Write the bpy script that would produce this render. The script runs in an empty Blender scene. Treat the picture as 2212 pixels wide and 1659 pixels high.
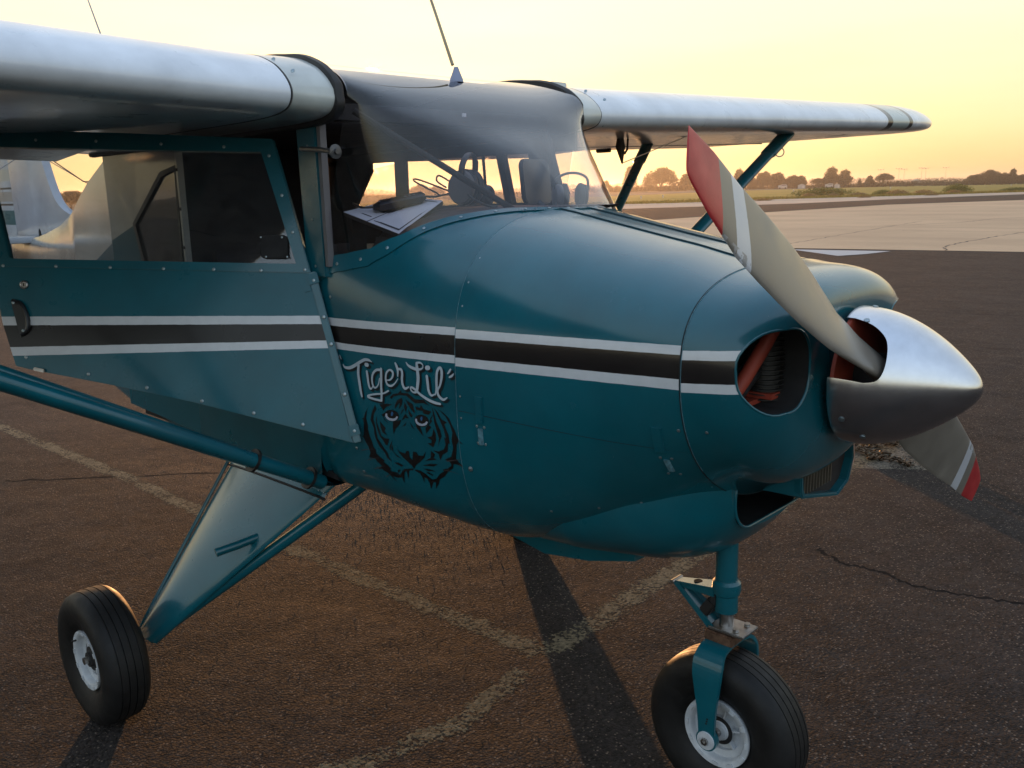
import bpy, bmesh, math, random
import numpy as np
from mathutils import Vector, Matrix, Euler
from mathutils.geometry import tessellate_polygon
random.seed(7); np.random.seed(7)
PI = math.pi
R = math.radians
scene = bpy.context.scene
C = scene.collection

# ------------------------------------------------------------------ camera
cam_d = bpy.data.cameras.new('camera'); cam = bpy.data.objects.new('camera', cam_d); C.objects.link(cam)
scene.camera = cam
cam_d.sensor_fit = 'HORIZONTAL'; cam_d.sensor_width = 36.0
cam_d.lens = 36.0 * 1912.52 / 2212.0
cam_d.clip_start = 0.05; cam_d.clip_end = 20000
cyaw, cpit, crol = 2.33526, -0.215543, -0.021588
fwd = Vector((math.cos(cyaw)*math.cos(cpit), math.sin(cyaw)*math.cos(cpit), math.sin(cpit)))
rgt = Vector((math.sin(cyaw), -math.cos(cyaw), 0)); upv = rgt.cross(fwd)
r2 = rgt*math.cos(crol) + upv*math.sin(crol); u2 = -rgt*math.sin(crol) + upv*math.cos(crol)
cam.matrix_world = Matrix(((r2.x, u2.x, -fwd.x, 2.80253), (r2.y, u2.y, -fwd.y, -1.96892), (r2.z, u2.z, -fwd.z, 1.66911), (0, 0, 0, 1)))

# ------------------------------------------------------------------ sky, sun, exposure
SUN_AZ, SUN_EL = 142.2, 1.5
world = bpy.data.worlds.new('World'); scene.world = world; world.use_nodes = True
wn = world.node_tree; wn.nodes.clear()
sky = wn.nodes.new('ShaderNodeTexSky'); sky.sky_type = 'NISHITA'; sky.sun_disc = False
sky.sun_elevation = R(SUN_EL); sky.sun_rotation = R(90 - SUN_AZ)
sky.air_density = 1.0; sky.dust_density = 2.5; sky.ozone_density = 1.0; sky.altitude = 300
bgn = wn.nodes.new('ShaderNodeBackground'); wo = wn.nodes.new('ShaderNodeOutputWorld')
bgn.inputs['Strength'].default_value = 0.15
# evening haze: the physical sky with its range compressed (thick bright air), warm low down and blue overhead
def wv(op, a, b):
    x = wn.nodes.new('ShaderNodeVectorMath'); x.operation = op
    for i_, v_ in enumerate((a, b)):
        if isinstance(v_, tuple): x.inputs[i_].default_value = v_
        elif v_ is not None: wn.links.new(v_, x.inputs[i_])
    return x.outputs[0]
def wm(op, a, b):
    x = wn.nodes.new('ShaderNodeMath'); x.operation = op
    for i_, v_ in enumerate((a, b)):
        if isinstance(v_, (int, float)): x.inputs[i_].default_value = v_
        else: wn.links.new(v_, x.inputs[i_])
    return x.outputs[0]
hs_ = wn.nodes.new('ShaderNodeHueSaturation'); hs_.inputs['Saturation'].default_value = .92; wn.links.new(sky.outputs[0], hs_.inputs['Color'])
gm_ = wn.nodes.new('ShaderNodeGamma'); gm_.inputs['Gamma'].default_value = .30; wn.links.new(hs_.outputs[0], gm_.inputs['Color'])
wtc = wn.nodes.new('ShaderNodeTexCoord'); wsep = wn.nodes.new('ShaderNodeSeparateXYZ'); wn.links.new(wtc.outputs['Generated'], wsep.inputs[0])
wt = wm('POWER', wm('MAXIMUM', wsep.outputs[2], 0.0), .9)
wmx = wn.nodes.new('ShaderNodeMix'); wmx.data_type = 'RGBA'; wn.links.new(wt, wmx.inputs[0]); wmx.inputs[7].default_value = (.93, 1.15, 1.52, 1)
wdn = wn.nodes.new('ShaderNodeVectorMath'); wdn.operation = 'DOT_PRODUCT'; wn.links.new(wtc.outputs['Generated'], wdn.inputs[0]); wdn.inputs[1].default_value = (-math.cos(R(SUN_AZ)), -math.sin(R(SUN_AZ)), 0)
wlo = wn.nodes.new('ShaderNodeMix'); wlo.data_type = 'RGBA'; wn.links.new(wm('ADD', wm('MULTIPLY', wdn.outputs['Value'], .5), .5), wlo.inputs[0]); wlo.inputs[6].default_value = (1.08, .915, .54, 1); wlo.inputs[7].default_value = (.95, 1.04, 1.12, 1)
wn.links.new(wlo.outputs[2], wmx.inputs[6])
# faint streaks of high cloud
wmp = wn.nodes.new('ShaderNodeMapping'); wmp.inputs['Scale'].default_value = (1.2, 1.2, 9); wn.links.new(wtc.outputs['Generated'], wmp.inputs[0])
wnz = wn.nodes.new('ShaderNodeTexNoise'); wnz.inputs['Scale'].default_value = 2.2; wnz.inputs['Detail'].default_value = 5; wn.links.new(wmp.outputs[0], wnz.inputs['Vector'])
wmr = wn.nodes.new('ShaderNodeMapRange'); wmr.inputs[1].default_value = .4; wmr.inputs[2].default_value = .75; wmr.inputs[3].default_value = 1.0; wmr.inputs[4].default_value = .90; wn.links.new(wnz.outputs[0], wmr.inputs[0])
wc = wv('MULTIPLY', gm_.outputs[0], wmx.outputs[2])
wsc = wn.nodes.new('ShaderNodeVectorMath'); wsc.operation = 'SCALE'; wn.links.new(wc, wsc.inputs[0]); wn.links.new(wm('MULTIPLY', wmr.outputs[0], 2.36), wsc.inputs['Scale'])
wn.links.new(wsc.outputs[0], bgn.inputs[0]);
wn.links.new(bgn.outputs[0], wo.inputs[0])
sl = bpy.data.lights.new('sun', 'SUN'); so = bpy.data.objects.new('sun', sl); C.objects.link(so)
sl.energy = 2.4; sl.angle = R(0.53); sl.color = (1.0, 0.46, 0.17)
sdir = Vector((math.cos(R(SUN_AZ))*math.cos(R(SUN_EL)), math.sin(R(SUN_AZ))*math.cos(R(SUN_EL)), math.sin(R(SUN_EL))))
so.rotation_euler = sdir.to_track_quat('Z', 'Y').to_euler(); so.location = (0, 0, 30)
vs = scene.view_settings; vs.view_transform = 'Standard'; vs.look = 'None'; vs.gamma = 1; vs.use_curve_mapping = False
vs.exposure = 1.34
scene.cycles.max_bounces = 8; scene.cycles.transparent_max_bounces = 16
scene.cycles.caustics_reflective = False; scene.cycles.caustics_refractive = False

# ------------------------------------------------------------------ material helpers
class NT:
    def __init__(s, name):
        s.m = bpy.data.materials.new(name); s.m.use_nodes = True; s.t = s.m.node_tree; s.t.nodes.clear()
        s.out = s.t.nodes.new('ShaderNodeOutputMaterial')
        s._tc = None
    def n(s, t, **k):
        x = s.t.nodes.new('ShaderNode'+t)
        for a, b in k.items():
            if a.startswith('i_'):
                x.inputs[a[2:].replace('_', ' ')].default_value = b
            else: setattr(x, a, b)
        return x
    def l(s, a, b): s.t.links.new(a, b)
    def tc(s):
        if s._tc is None: s._tc = s.n('TexCoord')
        return s._tc.outputs['Object']
    def math(s, op, a, b=None, c=None, clamp=False):
        x = s.n('Math', operation=op); x.use_clamp = clamp
        for i, v in enumerate((a, b, c)):
            if v is None: continue
            if isinstance(v, (int, float)): x.inputs[i].default_value = v
            else: s.l(v, x.inputs[i])
        return x.outputs[0]
    def mix(s, f, a, b):
        x = s.n('Mix', data_type='RGBA'); 
        for i, v in ((0, f), (6, a), (7, b)):
            if isinstance(v, (int, float)): x.inputs[i].default_value = v
            elif isinstance(v, tuple): x.inputs[i].default_value = (*v[:3], 1)
            else: s.l(v, x.inputs[i])
        return x.outputs[2]
    def noise(s, scale, detail=4, rough=.55, vec=None, dist=0):
        x = s.n('TexNoise'); x.inputs['Scale'].default_value = scale; x.inputs['Detail'].default_value = detail
        x.inputs['Roughness'].default_value = rough; x.inputs['Distortion'].default_value = dist
        s.l(vec if vec is not None else s.tc(), x.inputs['Vector']); return x.outputs['Fac']
    def mapping(s, scale=(1, 1, 1), rot=(0, 0, 0), loc=(0, 0, 0)):
        x = s.n('Mapping'); x.inputs['Scale'].default_value = scale; x.inputs['Rotation'].default_value = rot; x.inputs['Location'].default_value = loc
        s.l(s.tc(), x.inputs['Vector']); return x.outputs[0]
    def ramp(s, f, lo, hi, a=0.0, b=1.0):
        x = s.n('MapRange'); x.inputs[1].default_value = lo; x.inputs[2].default_value = hi; x.inputs[3].default_value = a; x.inputs[4].default_value = b
        s.l(f, x.inputs[0]); return x.outputs[0]
    def bump(s, h, strength, dist, normal=None):
        x = s.n('Bump'); x.inputs['Strength'].default_value = strength; x.inputs['Distance'].default_value = dist
        s.l(h, x.inputs['Height'])
        if normal is not None: s.l(normal, x.inputs['Normal'])
        return x.outputs[0]
    def bsdf(s, color=None, rough=.5, metal=0, coat=0, normal=None, spec=.5, coat_rough=.1):
        b = s.n('BsdfPrincipled')
        for k, v in (('Base Color', color), ('Roughness', rough), ('Metallic', metal), ('Coat Weight', coat), ('Specular IOR Level', spec), ('Coat Roughness', coat_rough)):
            if v is None: continue
            if isinstance(v, (int, float)): b.inputs[k].default_value = v
            elif isinstance(v, tuple): b.inputs[k].default_value = (*v[:3], 1)
            else: s.l(v, b.inputs[k])
        if normal is not None: s.l(normal, b.inputs['Normal'])
        s.l(b.outputs[0], s.out.inputs[0]); return b

def simple(name, col, rough=.5, metal=0, coat=0, var=.12, vscale=8, bump=0, bscale=60, spec=.5):
    m = NT(name); f = m.noise(vscale, 5)
    c = m.mix(m.ramp(f, .3, .7), tuple(v*(1-var) for v in col), tuple(min(1, v*(1+var)) for v in col))
    rg = m.ramp(m.noise(vscale*2.3, 4), .3, .7, max(.02, rough*.85), min(1, rough*1.15))
    nrm = m.bump(m.noise(bscale, 3), bump, .002) if bump else None
    m.bsdf(c, rg, metal, coat, nrm, spec); return m.m

TEAL = (0.0020, 0.106, 0.138)
WHITE = (0.74, 0.75, 0.76)
BLACKP = (0.010, 0.008, 0.008)
def paint(name, base=TEAL, lines=None, Lax=0, Hax=2, lmax=None, rough=.30, teal_below=None, bands=None, grime=.35, coat=.75):
    """aircraft paint: base colour, optional striping along L (axis Lax) at height H (axis Hax)"""
    m = NT(name); sep = m.n('SeparateXYZ'); m.l(m.tc(), sep.inputs[0])
    ax = [sep.outputs[0], sep.outputs[1], sep.outputs[2]]; Lc = ax[Lax]
    col = None
    n1 = m.noise(5, 6, .6); n2 = m.noise(38, 4)
    col = m.mix(m.ramp(n1, .35, .7), tuple(v*.86 for v in base), tuple(v*1.12 for v in base))
    if teal_below:
        a, b = teal_below
        val = m.math('SUBTRACT', ax[2], m.math('MULTIPLY_ADD', ax[0], b, a))
        col = m.mix(m.math('LESS_THAN', val, 0.0), col, TEAL)
    if lines:
        wob = m.math('MULTIPLY', m.math('SUBTRACT', m.noise(26, 3), .5), .0022)
        H = m.math('ADD', ax[Hax], wob)
        msk = []
        for (a, b) in lines:
            msk.append(m.math('GREATER_THAN', m.math('SUBTRACT', H, m.math('MULTIPLY', Lc, b)), a))
        # lines ordered top to bottom
        w1 = m.math('SUBTRACT', msk[1], msk[0]); k = m.math('SUBTRACT', msk[2], msk[1]); w2 = m.math('SUBTRACT', msk[3], msk[2])
        if lmax is not None:
            lim = m.math('LESS_THAN', Lc, lmax); w1 = m.math('MULTIPLY', w1, lim); k = m.math('MULTIPLY', k, lim); w2 = m.math('MULTIPLY', w2, lim)
        col = m.mix(m.math('ADD', w1, w2), col, m.mix(n2, (.60, .61, .61), WHITE))
        col = m.mix(k, col, BLACKP)
    if bands:
        for (axis, lo, hi, c) in bands:
            f = m.math('MULTIPLY', m.math('GREATER_THAN', ax[axis], lo), m.math('LESS_THAN', ax[axis], hi))
            col = m.mix(f, col, c)
    # dust / grime film and small chips
    g = m.math('MULTIPLY', m.ramp(m.noise(2.2, 6, .65), .45, .75), grime*.25)
    col = m.mix(g, col, (.16, .15, .13))
    chips = m.math('GREATER_THAN', m.noise(170, 2, .5), .80)
    chips = m.math('MULTIPLY', chips, m.math('GREATER_THAN', m.noise(7, 3), .56))
    col = m.mix(chips, col, (.42, .45, .45))
    rg = m.ramp(m.noise(9, 5, .6), .3, .75, rough*.85, rough*1.2)
    nrm = m.bump(m.noise(2.2, 2, .5), .10, .02)
    m.bsdf(col, rg, 0, coat, nrm, .34, .13); return m.m

def glass(name, tint=(.86, .9, .9), rough=.0, dirt=.03, refl=1.0):
    m = NT(name)
    tr = m.n('BsdfTransparent'); tr.inputs[0].default_value = (*tint, 1)
    gl = m.n('BsdfGlossy'); gl.inputs['Roughness'].default_value = rough; gl.inputs[0].default_value = (1, 1, 1, 1)
    ge = m.n('NewGeometry'); dt = m.n('VectorMath', operation='DOT_PRODUCT'); m.l(ge.outputs['Incoming'], dt.inputs[0]); m.l(ge.outputs['Normal'], dt.inputs[1])
    c1 = m.math('SUBTRACT', 1.0, m.math('ABSOLUTE', dt.outputs['Value']), clamp=True)
    ff = m.math('MULTIPLY_ADD', m.math('POWER', c1, 3.2), .92*refl, .05*refl, clamp=True)
    nz = m.bump(m.noise(2.5, 2), .05, .03); m.l(nz, gl.inputs['Normal'])
    mx = m.n('MixShader'); m.l(ff, mx.inputs[0]); m.l(tr.outputs[0], mx.inputs[1]); m.l(gl.outputs[0], mx.inputs[2])
    df = m.n('BsdfDiffuse'); df.inputs[0].default_value = (.55, .5, .45, 1)
    d = m.math('MULTIPLY', m.ramp(m.noise(14, 6, .7), .35, .8), dirt)
    m2 = m.n('MixShader'); m.l(d, m2.inputs[0]); m.l(mx.outputs[0], m2.inputs[1]); m.l(df.outputs[0], m2.inputs[2])
    m.l(m2.outputs[0], m.out.inputs[0]); return m.m

# ------------------------------------------------------------------ mesh helpers
class MB:
    def __init__(s): s.v = []; s.f = []
    def add(s, v, f):
        o = len(s.v); s.v += [tuple(p) for p in v]; s.f += [tuple(o+i for i in q) for q in f]; return s
    def loft(s, rings, closed=True, cap0=False, cap1=False, flip=False):
        n = len(rings[0]); v = [p for r in rings for p in r]; f = []
        for i in range(len(rings)-1):
            for j in range(n if closed else n-1):
                k = (j+1) % n; q = (i*n+j, i*n+k, (i+1)*n+k, (i+1)*n+j); f.append(q[::-1] if flip else q)
        if cap0: f.append(tuple(range(n)) if flip else tuple(range(n))[::-1])
        if cap1: q = tuple((len(rings)-1)*n+j for j in range(n)); f.append(q[::-1] if flip else q)
        return s.add(v, f)
    def tube(s, pts, rad, n=12, caps=True, ell=None, roll=0):
        pts = [Vector(p) for p in pts]; rings = []
        if not hasattr(rad, '__len__'): rad = [rad]*len(pts)
        ref = None
        for i, p in enumerate(pts):
            d = (pts[min(i+1, len(pts)-1)] - pts[max(i-1, 0)]).normalized()
            if ref is None: ref = Vector((0, 0, 1)) if abs(d.z) < .9 else Vector((1, 0, 0))
            a = (ref - d*ref.dot(d)).normalized(); ref = a; b = d.cross(a)
            r = []
            for j in range(n):
                t = 2*PI*j/n + roll; e1, e2 = (1, 1) if ell is None else ell
                r.append(p + a*(math.cos(t)*rad[i]*e1) + b*(math.sin(t)*rad[i]*e2))
            rings.append(r)
        return s.loft(rings, True, caps, caps)
    def box(s, c, d, rot=None):
        c = Vector(c); v = []
        for x in (-1, 1):
            for y in (-1, 1):
                for z in (-1, 1):
                    p = Vector((x*d[0]/2, y*d[1]/2, z*d[2]/2))
                    if rot is not None: p = rot @ p
                    v.append(c+p)
        return s.add(v, [(0, 1, 3, 2), (4, 6, 7, 5), (0, 4, 5, 1), (2, 3, 7, 6), (0, 2, 6, 4), (1, 5, 7, 3)])
    def lathe(s, prof, o=(0, 0, 0), axis='x', n=32, cap=True):
        o = Vector(o); rings = []
        for (a, r) in prof:
            ring = []
            for j in range(n):
                t = 2*PI*j/n; c_, s_ = math.cos(t)*max(r, 1e-5), math.sin(t)*max(r, 1e-5)
                ring.append(o + Vector({'x': (a, c_, s_), 'y': (c_, a, -s_), 'z': (c_, s_, a)}[axis]))
            rings.append(ring)
        return s.loft(rings, True, cap, cap)
    def extrude(s, poly, to3, t):
        """poly of 2D points; to3(u,v,h) -> 3D; from h=0 to h=t; holes none"""
        n = len(poly); v = [to3(a, b, 0) for a, b in poly] + [to3(a, b, t) for a, b in poly]
        f = [tuple(range(n)), tuple(range(2*n-1, n-1, -1))] + [(i, n+i, n+(i+1) % n, (i+1) % n) for i in range(n)]
        return s.add(v, f)
    def frame(s, outer, inner, to3, t):
        n = len(outer); v = []
        for h in (0, t):
            v += [to3(a, b, h) for a, b in outer] + [to3(a, b, h) for a, b in inner]
        f = []
        for i in range(n):
            k = (i+1) % n
            f += [(i, k, n+k, n+i), (2*n+i, 3*n+i, 3*n+k, 2*n+k), (i, 2*n+i, 2*n+k, k), (n+i, n+k, 3*n+k, 3*n+i)]
        return s.add(v, f)
    def build(s, name, mat, parent=None, smooth=True, angle=35, bevel=0):
        me = bpy.data.meshes.new(name); me.from_pydata([tuple(p) for p in s.v], [], s.f); 
        bm = bmesh.new(); bm.from_mesh(me)
        bmesh.ops.recalc_face_normals(bm, faces=bm.faces)
        if bevel: bmesh.ops.bevel(bm, geom=[e for e in bm.edges if len(e.link_faces) == 2 and e.calc_face_angle(0) > .6], offset=bevel, segments=2, affect='EDGES', clamp_overlap=True)
        bm.to_mesh(me); bm.free()
        o = bpy.data.objects.new(name, me); C.objects.link(o)
        for m_ in (mat if isinstance(mat, (list, tuple)) else [mat]):
            if m_: me.materials.append(m_)
        if smooth:
            me.polygons.foreach_set('use_smooth', [True]*len(me.polygons)); me.set_sharp_from_angle(angle=R(angle))
        if parent: o.parent = parent
        return o

def empty(name, loc=(0, 0, 0)):
    o = bpy.data.objects.new(name, None); C.objects.link(o); o.location = loc; o.empty_display_size = .2; return o
def tag(o, label=None, cat=None, group=None, kind=None):
    if label: o['label'] = label
    if cat: o['category'] = cat
    if group: o['group'] = group
    if kind: o['kind'] = kind
    return o
def inst(o, parent, mw=None, name=None):
    c = o.copy(); C.objects.link(c); c.parent = parent
    if mw is not None: c.matrix_local = mw
    return c
def boolean(o, cutter, op='DIFFERENCE'):
    md = o.modifiers.new('b', 'BOOLEAN'); md.object = cutter; md.operation = op; md.solver = 'EXACT'; md.material_mode = 'TRANSFER'
    dg = bpy.context.evaluated_depsgraph_get(); dg.update()
    me = bpy.data.meshes.new_from_object(o.evaluated_get(dg)); o.modifiers.clear(); old = o.data; o.data = me
    me.polygons.foreach_set('use_smooth', [True]*len(me.polygons)); me.set_sharp_from_angle(angle=R(35))
    bpy.data.objects.remove(cutter); return o
def lerp(a, b, t): return a+(b-a)*t
def interp(x, tab):
    if x <= tab[0][0]: return tab[0][1]
    for (a, b), (c, d) in zip(tab, tab[1:]):
        if x <= c: return lerp(b, d, (x-a)/(c-a))
    return tab[-1][1]
def crspline(pts, n=8):
    pts = [tuple(map(float, p)) for p in pts]; out = []; m = len(pts)
    for i in range(m-1):
        a, b, c, d = pts[max(i-1, 0)], pts[i], pts[i+1], pts[min(i+2, m-1)]
        for k in range(n):
            t = k/n; out.append(tuple(B+.5*t*(Cc-A+t*(2*A-5*B+4*Cc-D+t*(3*(B-Cc)+D-A))) for A, B, Cc, D in zip(a, b, c, d)))
    out.append(pts[-1]); return out

# ------------------------------------------------------------------ ground
def asphalt(name, base=(.0195, .0165, .0152), spread=1.0, bumpd=.005, pebble=(.15, .115, .09)):
    m = NT(name)
    vo = m.n('TexVoronoi'); vo.inputs['Scale'].default_value = 105; m.l(m.tc(), vo.inputs['Vector'])
    vo2 = m.n('TexVoronoi'); vo2.inputs['Scale'].default_value = 210; m.l(m.tc(), vo2.inputs['Vector'])
    big = m.noise(.55, 7, .62); mid = m.noise(6, 6, .65); fine = m.noise(55, 5, .7)
    c = m.mix(m.ramp(big, .35, .68), tuple(v*.72 for v in base), tuple(v*1.32 for v in base))
    c = m.mix(m.ramp(m.noise(.9, 4, .5, m.mapping((1, 1, 1), (0, 0, 0), (7, 3, 0))), .58, .70, 0, .65), c, (.011, .0095, .009))
    c = m.mix(m.ramp(mid, .40, .66), c, tuple(v*1.5 for v in base))
    c = m.mix(m.ramp(m.noise(1.7, 5), .5, .75, 0, .55), c, (.036, .026, .023))
    sepc = m.n('SeparateColor'); m.l(vo.outputs['Color'], sepc.inputs[0])
    peb = m.math('MULTIPLY', m.math('GREATER_THAN', sepc.outputs[0], .80), m.math('LESS_THAN', vo.outputs['Distance'], .38))
    c = m.mix(m.math('MULTIPLY', peb, .8), c, pebble)
    c = m.mix(m.ramp(fine, .52, .8, 0, .7), c, (.015, .0135, .0125))
    vm = m.n('VectorMath', operation='SCALE'); m.l(c, vm.inputs[0]); m.l(m.ramp(sepc.outputs[1], 0, 1, .55, 1.65), vm.inputs['Scale']); c = vm.outputs[0]
    h = m.math('ADD', m.math('MULTIPLY', m.math('SUBTRACT', 1.0, vo.outputs['Distance']), .75), m.math('MULTIPLY', fine, .9))
    h = m.math('ADD', h, m.math('MULTIPLY', m.math('SUBTRACT', 1.0, vo2.outputs['Distance']), .25))
    nrm = m.bump(h, 1.0, bumpd*spread)
    nrm = m.bump(m.noise(6, 3, .5), .25, .010, nrm)
    nrm = m.bump(m.noise(1.15, 4, .55), .8, .085, nrm)
    m.bsdf(c, m.ramp(fine, .3, .7, .85, 1.0), 0, 0, nrm, .18); return m.m

def field(name, a, b, c_, s1=.05, s2=.6, bd=.15):
    m = NT(name); n1 = m.noise(s1, 7, .65); n2 = m.noise(s2, 6, .7); mp = m.mapping((.02, .25, 1)); n3 = m.noise(1, 5, .6, mp)
    c = m.mix(m.ramp(n1, .4, .62), a, b); c = m.mix(m.ramp(n2, .42, .7), c, c_); c = m.mix(m.ramp(n3, .5, .7, 0, .5), c, tuple(v*.7 for v in a))
    m.bsdf(c, .95, 0, 0, m.bump(n2, .8, bd), .1); return m.m

def concrete(name, base):
    m = NT(name); n1 = m.noise(.18, 7, .6); n2 = m.noise(3.0, 6, .7); mp = m.mapping((.06, .5, 1), (0, 0, .3)); n3 = m.noise(1, 6, .6, mp)
    c = m.mix(m.ramp(n1, .38, .65), tuple(v*.88 for v in base), tuple(v*1.1 for v in base))
    c = m.mix(m.ramp(n2, .5, .8, 0, .6), c, tuple(v*.78 for v in base)); c = m.mix(m.ramp(n3, .55, .72, 0, .6), c, tuple(v*.74 for v in base))
    m.bsdf(c, .85, 0, 0, m.bump(n2, .6, .01), .3); return m.m

def sheet(name, poly, z, mat, label=None):
    b = MB(); b.add([(x, y, z) for x, y in poly], [tuple(range(len(poly)))])
    o = b.build(name, mat, None, False)
    if o.data.polygons[0].normal.z < 0: o.data.flip_normals()
    tag(o, label, None, None, 'structure'); return o

m_field = field('dry_field', (.115, .083, .050), (.085, .068, .042), (.14, .105, .065), .02, .3, .3)
g = MB(); g.add([(-2600, -2600, 0), (2600, -2600, 0), (2600, 2600, 0), (-2600, 2600, 0)], [(0, 1, 2, 3)])
ground = g.build('ground', m_field, None, False); tag(ground, 'dry brown airfield ground reaching to the hazy horizon', kind='structure')
m_asph = asphalt('tarmac_mat')
asph_poly = [(-70, -90), (110, -90), (120, 330), (20, 215), (-5, 150), (-25.6, 111.4), (-31.4, 89.5), (-33.6, 72), (-40.5, 57.3), (-70, 40)]
sheet('asphalt_apron', asph_poly, .004, m_asph, 'dark worn asphalt apron with loose gravel under the aeroplane')
m_pad = concrete('concrete_mat', (.52, .35, .215))
sheet('concrete_pad', [(-23.5, 19.3), (-8.24, 20.31), (-2.92, 21.34), (70, 35.5), (90, 240), (20, 170), (-6, 112), (-17.7, 80), (-23.4, 66.2), (-24.0, 48.5)], .010, m_pad, 'pale tan concrete apron beyond the dark asphalt')
sheet('concrete_marking', [(-8.0, 19.9), (-6.07, 18.38), (-5.75, 19.2), (-5.6, 20.35)], .008, concrete('pale_patch_mat', (.46, .44, .43)), 'pale triangular patch at the edge of the concrete apron')
m_strip = concrete('shoulder_mat', (.50, .36, .26))
sheet('concrete_shoulder', [(-70, 40), (-40.5, 57.3), (-33.6, 72), (-31.4, 89.5), (-25.6, 111.4), (-5, 150), (20, 215), (-2, 205), (-14, 165), (-30.8, 131.8), (-39.7, 108.2), (-47.7, 94.5), (-53.1, 74.8), (-90, 60)], .006, m_strip, 'pale strip of broken concrete between asphalt and grass')
m_grass = field('grass_mat', (.30, .215, .045), (.20, .165, .04), (.38, .27, .07), .06, .8, .3)
sheet('grass_infield', [(-90, 60), (-53.1, 74.8), (-47.7, 94.5), (-39.7, 108.2), (-30.8, 131.8), (-14, 165), (-2, 205), (60, 420), (-20, 420), (-92, 375.7), (-131.4, 345.6), (-138.8, 255.8), (-109.8, 147.3), (-140, 110)], .005, m_grass, 'sunlit yellow green grass strip beside the apron')
m_run = concrete('runway_mat', (.10, .075, .06))
sheet('runway', [(-140, 112), (-115, 150), (-145, 256), (-140, 350), (-96, 385), (-112, 400), (-158, 352), (-163, 256), (-128, 160), (-160, 125)], .009, m_run, 'thin dark far runway beyond the grass')
# hairline cracks and sealed joints in pad and asphalt
m_crack = simple('crack_mat', (.018, .015, .013), .9)
m_seal = simple('seal_mat', (.009, .008, .008), 1.0, spec=.08)
def crack(name, pts, w, z, mat, label, wob=.02, n=14):
    P = crspline(pts, n); b = MB(); v = []
    for i, (x, y) in enumerate(P):
        a = Vector(P[max(i-1, 0)]); c = Vector(P[min(i+1, len(P)-1)]); d = (c-a).normalized(); nn = Vector((-d.y, d.x))
        off = random.uniform(-wob, wob); ww = w*random.uniform(.45, 1.25)
        v += [(x+nn.x*(off+ww/2), y+nn.y*(off+ww/2), z), (x+nn.x*(off-ww/2), y+nn.y*(off-ww/2), z)]
    b.add(v, [(2*i, 2*i+1, 2*i+3, 2*i+2) for i in range(len(P)-1)])
    o = b.build(name, mat, None, False); tag(o, label, kind='structure'); return o
crack('pad_joint', [(-4.55, 21.05), (-5.0, 22.4), (-5.12, 23.46), (-5.2, 26), (-5.11, 30.05), (-4.5, 38)], 0.058, .0106, m_crack, 'dark crack running across the concrete apron', .04)
crack('pad_joint', [(-9.01, 21.2), (-9.3, 24), (-9.76, 27.51), (-11, 38)], 0.039, .0106, m_crack, 'thin crack in the concrete apron left of the long one', .04)
crack('pad_joint', [(-10.68, 33.2), (-9.2, 37), (-8.3, 42.73), (-2, 50), (8, 60)], 0.065, .0106, m_crack, 'far crack crossing the concrete apron', .05)
crack('pad_joint', [(-8.9, 30), (-3, 30.4), (6, 31.5), (16, 33)], 0.046, .0106, m_crack, 'cross joint in the concrete apron', .04)
crack('asphalt_seam', [(-1.49, 10.08), (-.6, 10.2), (1.2, 10.7), (4, 11.5)], .03, .00410, m_seal, 'faint seam in the asphalt behind the spinner', .01)
crack('asphalt_crack', [(1.14, 1.80), (1.3, 1.72), (1.45, 1.735), (1.60, 1.69), (1.80, 1.73), (2.05, 1.80), (2.4, 1.78)], .022, .00410, m_seal, 'dark sealed crack in the asphalt right of the nose wheel', .012)
crack('asphalt_crack', [(-3.0, -.4), (-1.9, .75), (-1.2, 1.1), (-.6, 1.9)], .03, .00410, m_seal, 'thin crack in the asphalt left of the landing gear', .02)
# worn painted tie-down lines
def worn_paint(name, col, thr=.50, soft=True):
    m = NT(name); vo = m.n('TexVoronoi'); vo.inputs['Scale'].default_value = 105; m.l(m.tc(), vo.inputs['Vector']); sc_ = m.n('SeparateColor'); m.l(vo.outputs['Color'], sc_.inputs[0])
    h = m.math('ADD', m.math('MULTIPLY', m.math('SUBTRACT', 1.0, vo.outputs['Distance']), .75), m.noise(60, 4, .7))
    c = m.mix(m.ramp(m.noise(30, 6, .7), .35, .7), tuple(v*.55 for v in col), col); vm = m.n('VectorMath', operation='SCALE'); m.l(c, vm.inputs[0]); m.l(m.ramp(sc_.outputs[1], 0, 1, .6, 1.4), vm.inputs['Scale'])
    b_ = m.bsdf(vm.outputs[0], .95, 0, 0, m.bump(h, 1.0, .005), .15)
    tr = m.n('BsdfTransparent'); mx = m.n('MixShader')
    k = m.math('ADD', m.math('MULTIPLY', m.noise(5, 5, .7), .62), m.math('MULTIPLY', m.noise(80, 5, .8), .22)); k = m.math('ADD', k, m.math('MULTIPLY', sc_.outputs[0], .16))
    if soft:
        at = m.n('Attribute', attribute_name='fade'); k = m.math('SUBTRACT', k, m.math('MULTIPLY', m.math('SUBTRACT', 1.0, at.outputs['Fac']), .22))
    m.l(m.ramp(k, thr-.03, thr+.03), mx.inputs[0]); m.l(tr.outputs[0], mx.inputs[1]); m.l(b_.outputs[0], mx.inputs[2]); m.l(mx.outputs[0], m.out.inputs[0]); return m.m
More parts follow.
